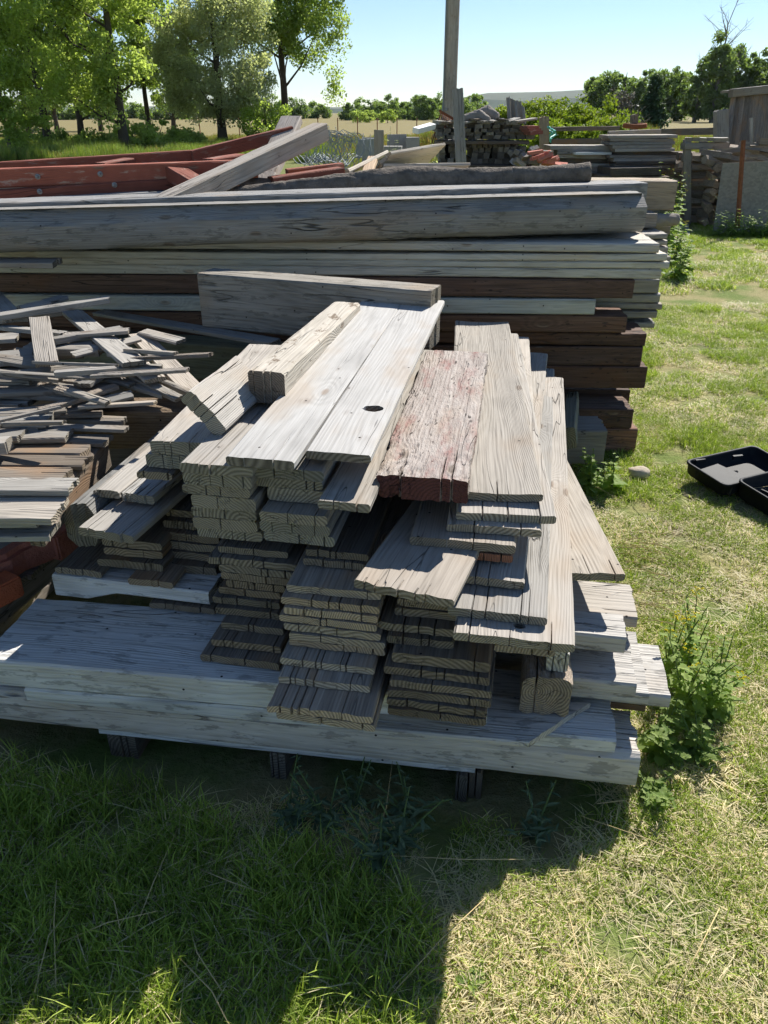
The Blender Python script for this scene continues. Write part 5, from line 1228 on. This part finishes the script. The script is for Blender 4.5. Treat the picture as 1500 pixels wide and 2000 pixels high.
# ------------------------------------------------------------------ grass, straw, weeds
M['blade'] = leafy('grass_blades', (.17, .262, .03), (.43, .52, .105), dry=(.86, .74, .48), trans=.42, rough=.5)
M['tall']  = leafy('tall_grass', (.12, .20, .035), (.30, .37, .10), dry=(.40, .27, .13), trans=.35)
def blade_mesh(name, n, rad, h0, h1, w, lean, dry, seed, mat, flat_dry=True):
    r = np.random.RandomState(seed)
    a = r.uniform(0, 2*np.pi, n); q = rad*np.sqrt(r.uniform(0, 1, n))
    base = np.stack([q*np.cos(a), q*np.sin(a), np.full(n, -.004)], 1)
    h = r.uniform(h0, h1, n); isd = r.uniform(0, 1, n) < dry
    la = r.uniform(0, 2*np.pi, n); ld = np.stack([np.cos(la), np.sin(la), np.zeros(n)], 1)
    ln = lean*r.uniform(.3, 1.3, n)
    if flat_dry: ln = np.where(isd, ln*2.0 + .6, ln)
    sd = np.stack([-np.sin(la), np.cos(la), np.zeros(n)], 1)
    tw = r.uniform(-.6, .6, n)[:, None]; sd = sd*np.cos(tw) + ld*np.sin(tw)
    wd = (w*r.uniform(.6, 1.3, n))[:, None]
    v = np.empty((n, 7, 3))
    for k, (u, ww) in enumerate(((0, .8), (.35, 1.0), (.72, .7))):
        up = h*(u - .25*u*u*np.minimum(ln, 2.4)); c = base + ld*(h*ln*u**1.7)[:, None]; c[:, 2] += np.maximum(up, .004*u)
        v[:, 2*k] = c - sd*wd*ww*.5; v[:, 2*k + 1] = c + sd*wd*ww*.5
    c = base + ld*(h*ln)[:, None]; c[:, 2] += np.maximum(h*(1 - .25*np.minimum(ln, 3.0)), .004); v[:, 6] = c
    f = np.array([[0, 1, 3], [0, 3, 2], [2, 3, 5], [2, 5, 4], [4, 5, 6]])
    tri = (np.arange(n)[:, None, None]*7 + f[None]).reshape(-1, 3)
    me = bpy.data.meshes.new(name); me.vertices.add(7*n); me.vertices.foreach_set('co', v.astype(np.float32).ravel())
    m = len(tri); me.loops.add(3*m); me.loops.foreach_set('vertex_index', tri.astype(np.int32).ravel())
    me.polygons.add(m); me.polygons.foreach_set('loop_start', np.arange(0, 3*m, 3, dtype=np.int32)); me.update(calc_edges=True)
    col = np.ones((n, 4)); col[:, 0] = r.uniform(0, 1, n); col[:, 1] = isd; col[:, 2] = 0
    at = me.color_attributes.new('c', 'FLOAT_COLOR', 'POINT'); at.data.foreach_set('color', np.repeat(col, 7, axis=0).astype(np.float32).ravel())
    me.materials.append(M[mat]); return bpy.data.objects.new(name, me)
def scatter(name, label, cat, src, pts):
    """pts: rows of x, y, z, rot, scale, kind; one object, the tufts placed by geometry nodes"""
    me = bpy.data.meshes.new(name); n = len(pts); pts = np.array(pts, dtype=np.float32)
    me.vertices.add(n); me.vertices.foreach_set('co', pts[:, :3].ravel())
    for k, nm in ((3, 'rot'), (4, 'scl'), (5, 'knd')): a = me.attributes.new(nm, 'FLOAT', 'POINT'); a.data.foreach_set('value', pts[:, k].copy())
    o = bpy.data.objects.new(name, me); COL.objects.link(o); tag(o, label, cat, kind='stuff')
    g = bpy.data.node_groups.new(name, 'GeometryNodeTree')
    g.interface.new_socket('Geometry', in_out='INPUT', socket_type='NodeSocketGeometry'); g.interface.new_socket('Geometry', in_out='OUTPUT', socket_type='NodeSocketGeometry')
    N = g.nodes.new; Lk = g.links.new
    gi, go, jn = N('NodeGroupInput'), N('NodeGroupOutput'), N('GeometryNodeJoinGeometry')
    def attr(nm): a = N('GeometryNodeInputNamedAttribute'); a.data_type = 'FLOAT'; a.inputs[0].default_value = nm; return a.outputs[0]
    ro, sc, kn = attr('rot'), attr('scl'), attr('knd')
    cx = N('ShaderNodeCombineXYZ'); Lk(ro, cx.inputs[2])
    for k, so in enumerate(src):
        oi = N('GeometryNodeObjectInfo'); oi.inputs[0].default_value = so
        cp = N('FunctionNodeCompare'); cp.data_type = 'FLOAT'; cp.operation = 'EQUAL'; Lk(kn, cp.inputs[0]); cp.inputs[1].default_value = k; cp.inputs['Epsilon'].default_value = .1
        ip = N('GeometryNodeInstanceOnPoints'); Lk(gi.outputs[0], ip.inputs['Points']); Lk(cp.outputs[0], ip.inputs['Selection']); Lk(oi.outputs['Geometry'], ip.inputs['Instance'])
        Lk(cx.outputs[0], ip.inputs['Rotation']); Lk(sc, ip.inputs['Scale']); Lk(ip.outputs[0], jn.inputs[0])
    Lk(jn.outputs[0], go.inputs[0])
    md = o.modifiers.new('scatter', 'NODES'); md.node_group = g
    return o
src = [blade_mesh('tuft_a', 460, .11, .014, .040, .0026, .9, .34, 1, 'blade'), blade_mesh('tuft_b', 460, .11, .012, .036, .0026, 1.0, .55, 2, 'blade'),
       blade_mesh('tuft_c', 380, .11, .03, .085, .0030, .8, .10, 3, 'blade'), blade_mesh('tuft_d', 440, .12, .012, .034, .0026, 1.1, .74, 4, 'blade'),
       blade_mesh('tuft_e', 440, .11, .018, .046, .0028, .9, .18, 5, 'blade')]
rng = np.random.RandomState(9)
def blocked(x, y):
    # footprints of the piles and bare dirt
    fx = x*math.cos(YAW) - (y - 1.35)*math.sin(YAW)*-0 ; 
    fy = y + .14*x
    if -1.6 < x < .50 and 1.33 < fy < 3.4: return True
    if -2.7 < x < 1.20 and 3.62 < y < 5.6: return True
    if -2.7 < x < -.8 and 1.9 < y < 3.6: return True
    return False
pts = []
def fill(x0, x1, y0, y1, dens, fn):
    n = int((x1 - x0)*(y1 - y0)*dens); xs = rng.uniform(x0, x1, n); ys = rng.uniform(y0, y1, n)
    for x, y in zip(xs, ys):
        if blocked(x, y) or abs(x) > .62*y + .75: continue
        r = fn(x, y)
        if r: pts.append((x, y, ground_z(x, y), rng.uniform(0, 6.28), r[1]*rng.uniform(.8, 1.2), r[0]))
def near(x, y):
    n = mnoise.noise(Vector((x*2.1, y*2.1, 4))) ; n2 = mnoise.noise(Vector((x*.9, y*.9, 8)))
    if x < .05 and y < 1.6:                  # moist strip in the shade of the pile: long and green
        if x > -.02 and y > 1.18 and rng.uniform() < .8: return None
        if y + .14*x > 1.2 and rng.uniform() < .55: return (1, .7)
        k = 2 if rng.uniform() < .62 else 4
        return (k, 1.0 + .25*n)
    if .0 < x < .42 and 1.08 < y < 1.6 + .1 and rng.uniform() < .72: return None
    v = n*.6 + n2*.5 + rng.uniform(-.35, .35)
    if v > .36: return (2, .75)
    if v > .02: return (4, .8)
    if v > -.20: return (0, .88)
    if v > -.46: return (1, .92)
    return (3, 1.0) if rng.uniform() < .75 else None
fill(-1.4, 1.6, .45, 2.2, 95, near)
fill(.3, 3.2, 2.2, 4.2, 75, near)
fill(.9, 5.2, 4.2, 7.0, 50, lambda x, y: (lambda r: r and (r[0], r[1]*1.25))(near(x, y)))
fill(1.0, 9.0, 7.0, 14.0, 18, lambda x, y: (lambda r: r and (r[0], r[1]*1.9))(near(x, y)) if mnoise.noise(Vector((x*.8, y*.5, 2))) < .25 or y > 10 else None)
scatter('lawn_grass', 'short mown grass mixed with dry straw', 'grass', src, pts)
# tall meadow grass behind the yard
tsrc = [blade_mesh('meadow_a', 260, .55, .25, .62, .016, .35, .3, 21, 'tall', False), blade_mesh('meadow_b', 260, .55, .2, .5, .016, .4, .65, 22, 'tall', False), blade_mesh('meadow_c', 240, .5, .4, .95, .02, .25, .06, 23, 'tall', False)]
pts = []
for _ in range(5200):
    y = 17 + 40*rng.uniform()**1.2; x = rng.uniform(-.62*y, .62*y)
    lf = x < -.06*y
    if lf and y < 29: continue
    k = 2 if (lf and 29 < y < 42 and rng.uniform() < .75) else (0 if rng.uniform() < .7 else 1)
    if y > 46: k = 1 if rng.uniform() < .7 else 0
    pts.append((x, y, 1.0*0, rng.uniform(0, 6.28), rng.uniform(.7, 1.15)*(.62 if (k == 2) else .7), k))
for _ in range(500):
    a = rng.uniform(0, 6.28); q = math.sqrt(rng.uniform()); x = 6.5 + 9*q*math.cos(a); y = 34 + 5.6*q*math.sin(a)
    pts.append((x, y, 1.2*(math.cos(math.pi*min(1, q)) + 1)/2, rng.uniform(0, 6.28), .8, 1 if rng.uniform() < .6 else 0))
scatter('meadow_grass', 'tall seeding meadow grass behind the yard and under the trees', 'grass', tsrc, pts)
# loose straw stalks lying about
vv, ff = [], []
for i in range(70):
    if i < 34: px, py = rng.uniform(1230, 1330), rng.uniform(1040, 1230)
    elif i < 52: px, py = rng.uniform(1100, 1480), rng.uniform(720, 1050)
    else: px, py = rng.uniform(60, 1400), rng.uniform(1560, 1980)
    c = P(px, py, .035); a = rng.uniform(-.9, -.2) if i < 34 else rng.uniform(0, 6.28); L = rng.uniform(.08, .32)
    d = Vector((math.cos(a), math.sin(a), 0))
    tube(vv, ff, [c - d*L/2 + Vector((0, 0, -.012)), c + Vector((rng.uniform(-.02, .02), rng.uniform(-.02, .02), .014)), c + d*L/2 + Vector((0, 0, rng.uniform(-.01, .03)))], [.0014, .0013, .0008], 4)
tag(mesh_obj('straw', [tuple(v) for v in vv], ff, plain('straw', (.52, .40, .20), .7, .2, .2), smooth=True), 'loose dry straw stalks lying on the lawn', 'straw', kind='stuff')
# broad leaved weeds
def weed(name, label, loc, h, nstem, leafL, seed, mat='weed', flowers=0, spread=.5, group=None, nleaf=9, lob=True):
    r = random.Random(seed); root = empty(name, loc); tag(root, label, 'weed', group); bpy.context.view_layer.update()
    sv, sf, lv, lf, lc, fv, fff = [], [], [], [], [], [], []
    for s in range(nstem):
        a = r.uniform(0, 6.28); out = spread*h*r.uniform(.2, 1.0); hh = h*r.uniform(.55, 1.0)
        pts_ = [Vector((math.cos(a)*out*u**1.4, math.sin(a)*out*u**1.4, hh*u)) for u in (0, .35, .7, 1)]
        tube(sv, sf, pts_, [.003, .0025, .002, .0012], 5)
        for k in range(nleaf):
            u = (k + .5)/nleaf; p = Vector((math.cos(a)*out*u**1.4, math.sin(a)*out*u**1.4, hh*u)); b = r.uniform(0, 6.28); L = leafL*(1.25 - u*.85)*r.uniform(.7, 1.2)
            d = Vector((math.cos(b), math.sin(b), r.uniform(-.1, .5))).normalized(); sdv = d.cross(Vector((0, 0, 1))).normalized(); up = sdv.cross(d)
            shape = [(0, .05), (.2, .22), (.32, .14), (.5, .32), (.62, .18), (.8, .24), (1.0, .0)] if lob else [(0, .03), (.3, .13), (.6, .12), (1, 0)]
            i0 = len(lv); cv = r.uniform(0, 1)
            for q, w in shape:
                c = p + d*L*q + up*(-.25*L*q*q + .02*L*math.sin(q*9 + k)); lv += [tuple(c - sdv*w*L + up*w*L*.25), tuple(c), tuple(c + sdv*w*L + up*w*L*.25)]; lc += [(cv, 0, 0, 1)]*3
            for j in range(len(shape) - 1):
                o_ = i0 + j*3; lf += [(o_, o_ + 1, o_ + 4, o_ + 3), (o_ + 1, o_ + 2, o_ + 5, o_ + 4)]
        if s < flowers:
            tp = pts_[-1]; fv, fff = [], []
            for k in range(12):
                c = tp + Vector((r.gauss(0, .010), r.gauss(0, .010), r.uniform(-.012, .014))); q = r.uniform(.003, .005)
                i0 = len(fv); fv += [tuple(c + Vector((q, 0, 0))), tuple(c + Vector((0, q, .001))), tuple(c + Vector((-q, 0, 0))), tuple(c + Vector((0, -q, .001))), tuple(c + Vector((0, 0, q)))]
                fff += [(i0, i0 + 1, i0 + 4), (i0 + 1, i0 + 2, i0 + 4), (i0 + 2, i0 + 3, i0 + 4), (i0 + 3, i0, i0 + 4)]
            mesh_obj('flower', fv, fff, M['flower'], root)
    for nm, v_, f_, m_ in (('stem', sv, sf, M['weedstem']), ('leaves', lv, lf, M[mat])):
        if not v_: continue
        o = mesh_obj(nm, [tuple(q) for q in v_], f_, m_, root)
        if nm == 'leaves':
            at = o.data.color_attributes.new('c', 'FLOAT_COLOR', 'POINT'); at.data.foreach_set('color', np.array(lc, dtype=np.float32).ravel())
    return root
M['weedstem'] = plain('weed_stem', (.12, .17, .05), .7, .2, .2)
WG = 'weeds along the right side of the front pile'
def wd(px, py, *a, **k): p = P(px, py, 0); return weed(a[0], a[1], (p.x, p.y, ground_z(p.x, p.y)), *a[2:], **k)
wd(1290, 1470, 'weed', 'broad leaved weed at the rotten beam end', .13, 9, .055, 1, group=WG, spread=.9, nleaf=12)
wd(1330, 1400, 'weed', 'tall bushy weed with yellow flower heads beside the longest stub', .30, 11, .055, 2, nleaf=14, group=WG, flowers=3, spread=.45)
wd(1390, 1390, 'weed', 'leafy weed at the outer edge of the weed patch', .2, 9, .05, 3, nleaf=13, group=WG, spread=.7)
wd(1300, 1330, 'weed', 'slender weed with yellow flowers behind the longest stub', .30, 6, .045, 4, nleaf=13, group=WG, flowers=4, spread=.3)
wd(1345, 1310, 'weed', 'narrow flowering weed at the back of the weed patch', .27, 6, .04, 5, nleaf=13, group=WG, flowers=2, spread=.4)
wd(1270, 1560, 'weed', 'low weed in front of the rotten beam end', .08, 7, .04, 6, nleaf=11, group=WG, spread=1.2)
wd(1360, 1480, 'weed', 'low leafy weed right of the rotten beam end', .11, 8, .045, 7, nleaf=12, group=WG, spread=1.1)
wd(1150, 960, 'weed', 'upright leafy weed in the gap between the two piles', .22, 7, .06, 8, nleaf=12, spread=.4)
wd(1195, 960, 'weed', 'thin grassy weed beside the upright leafy one', .2, 4, .07, 9, spread=.5)
for i, (px, py) in enumerate(((560, 1590), (690, 1560), (740, 1690), (800, 1570), (1050, 1600), (640, 1600), (780, 1650))):
    wd(px, py, 'weed', f'{NTH[i]} grey green weed from a count of seven under the front edge of the pile'.replace(' from a count of seven', ''), .13, 6, .045, 20 + i, mat='greyweed', spread=.9, nleaf=12, lob=False, group='grey green weeds in the shade')
for i in range(9):
    px, py = 40 + i*110 + rng.uniform(-40, 40), rng.uniform(1690, 1990)
    wd(px, py, 'clover', f'{NTH[i]} small round leaved weed from the left in the near lawn', .014, 6, .03, 60 + i, spread=3.0, nleaf=3, lob=True, group='small weeds in the near lawn')
for i, (px, D, hh) in enumerate(((1330, 9.5, .7), (1352, 9.0, .55), (1340, 11, .9), (1365, 8.2, .45), (1320, 12.5, 1.0), (1300, 14, .9), (1345, 14, 1.0))):
    p = gp(px, D); weed('weed', f'{NTH[i]} yellow flowering weed from the front in the path beside the woodpile', p, hh, 9, .14, 90 + i, flowers=5, spread=.35, nleaf=9, group='yellow flowering weeds by the woodpile')
for i, (px, D, hh) in enumerate(((665, 7.6, .5), (755, 8.5, .9), (778, 8.6, .7), (832, 9.5, .9), (843, 9.8, .8), (820, 9.4, .6))):
    p = PD(px, 320, D); weed('dock_weed', f'{NTH[i]} brownish dock weed from the left behind the log', (p.x, D, .55), hh, 5, .12, 110 + i, mat='olive', spread=.25, nleaf=10, lob=False, group='dock weeds behind the log')
for i in range(10):
    px = 1400 + i*12; p = P(px, 462, 0); weed('weed', f'{NTH[i]} green weed from the left at the foot of the strand board', (p.x, 11.3, 0), .38, 6, .14, 130 + i, spread=.8, lob=False, group='weeds along the strand board')
# ------------------------------------------------------------------ haze
def haze():
    m = bpy.data.materials.new('air'); t = NT(m)
    v = t.n('ShaderNodeVolumePrincipled'); t.put(v, 'Color', (.62, .76, .95)); t.put(v, 'Density', .00005); t.put(v, 'Anisotropy', .2)
    t.out(None, v.outputs[0])
    x, y0, y1, z0, z1 = 6500, -70, 6200, -3, 190
    vv = [(-x, y0, z0), (x, y0, z0), (x, y1, z0), (-x, y1, z0), (-x, y0, z1), (x, y0, z1), (x, y1, z1), (-x, y1, z1)]
    o = mesh_obj('haze', vv, [(3, 2, 1, 0), (4, 5, 6, 7), (0, 1, 5, 4), (1, 2, 6, 5), (2, 3, 7, 6), (3, 0, 4, 7)], m); tag(o, 'thin summer haze over the land', 'haze', kind='stuff')
haze()
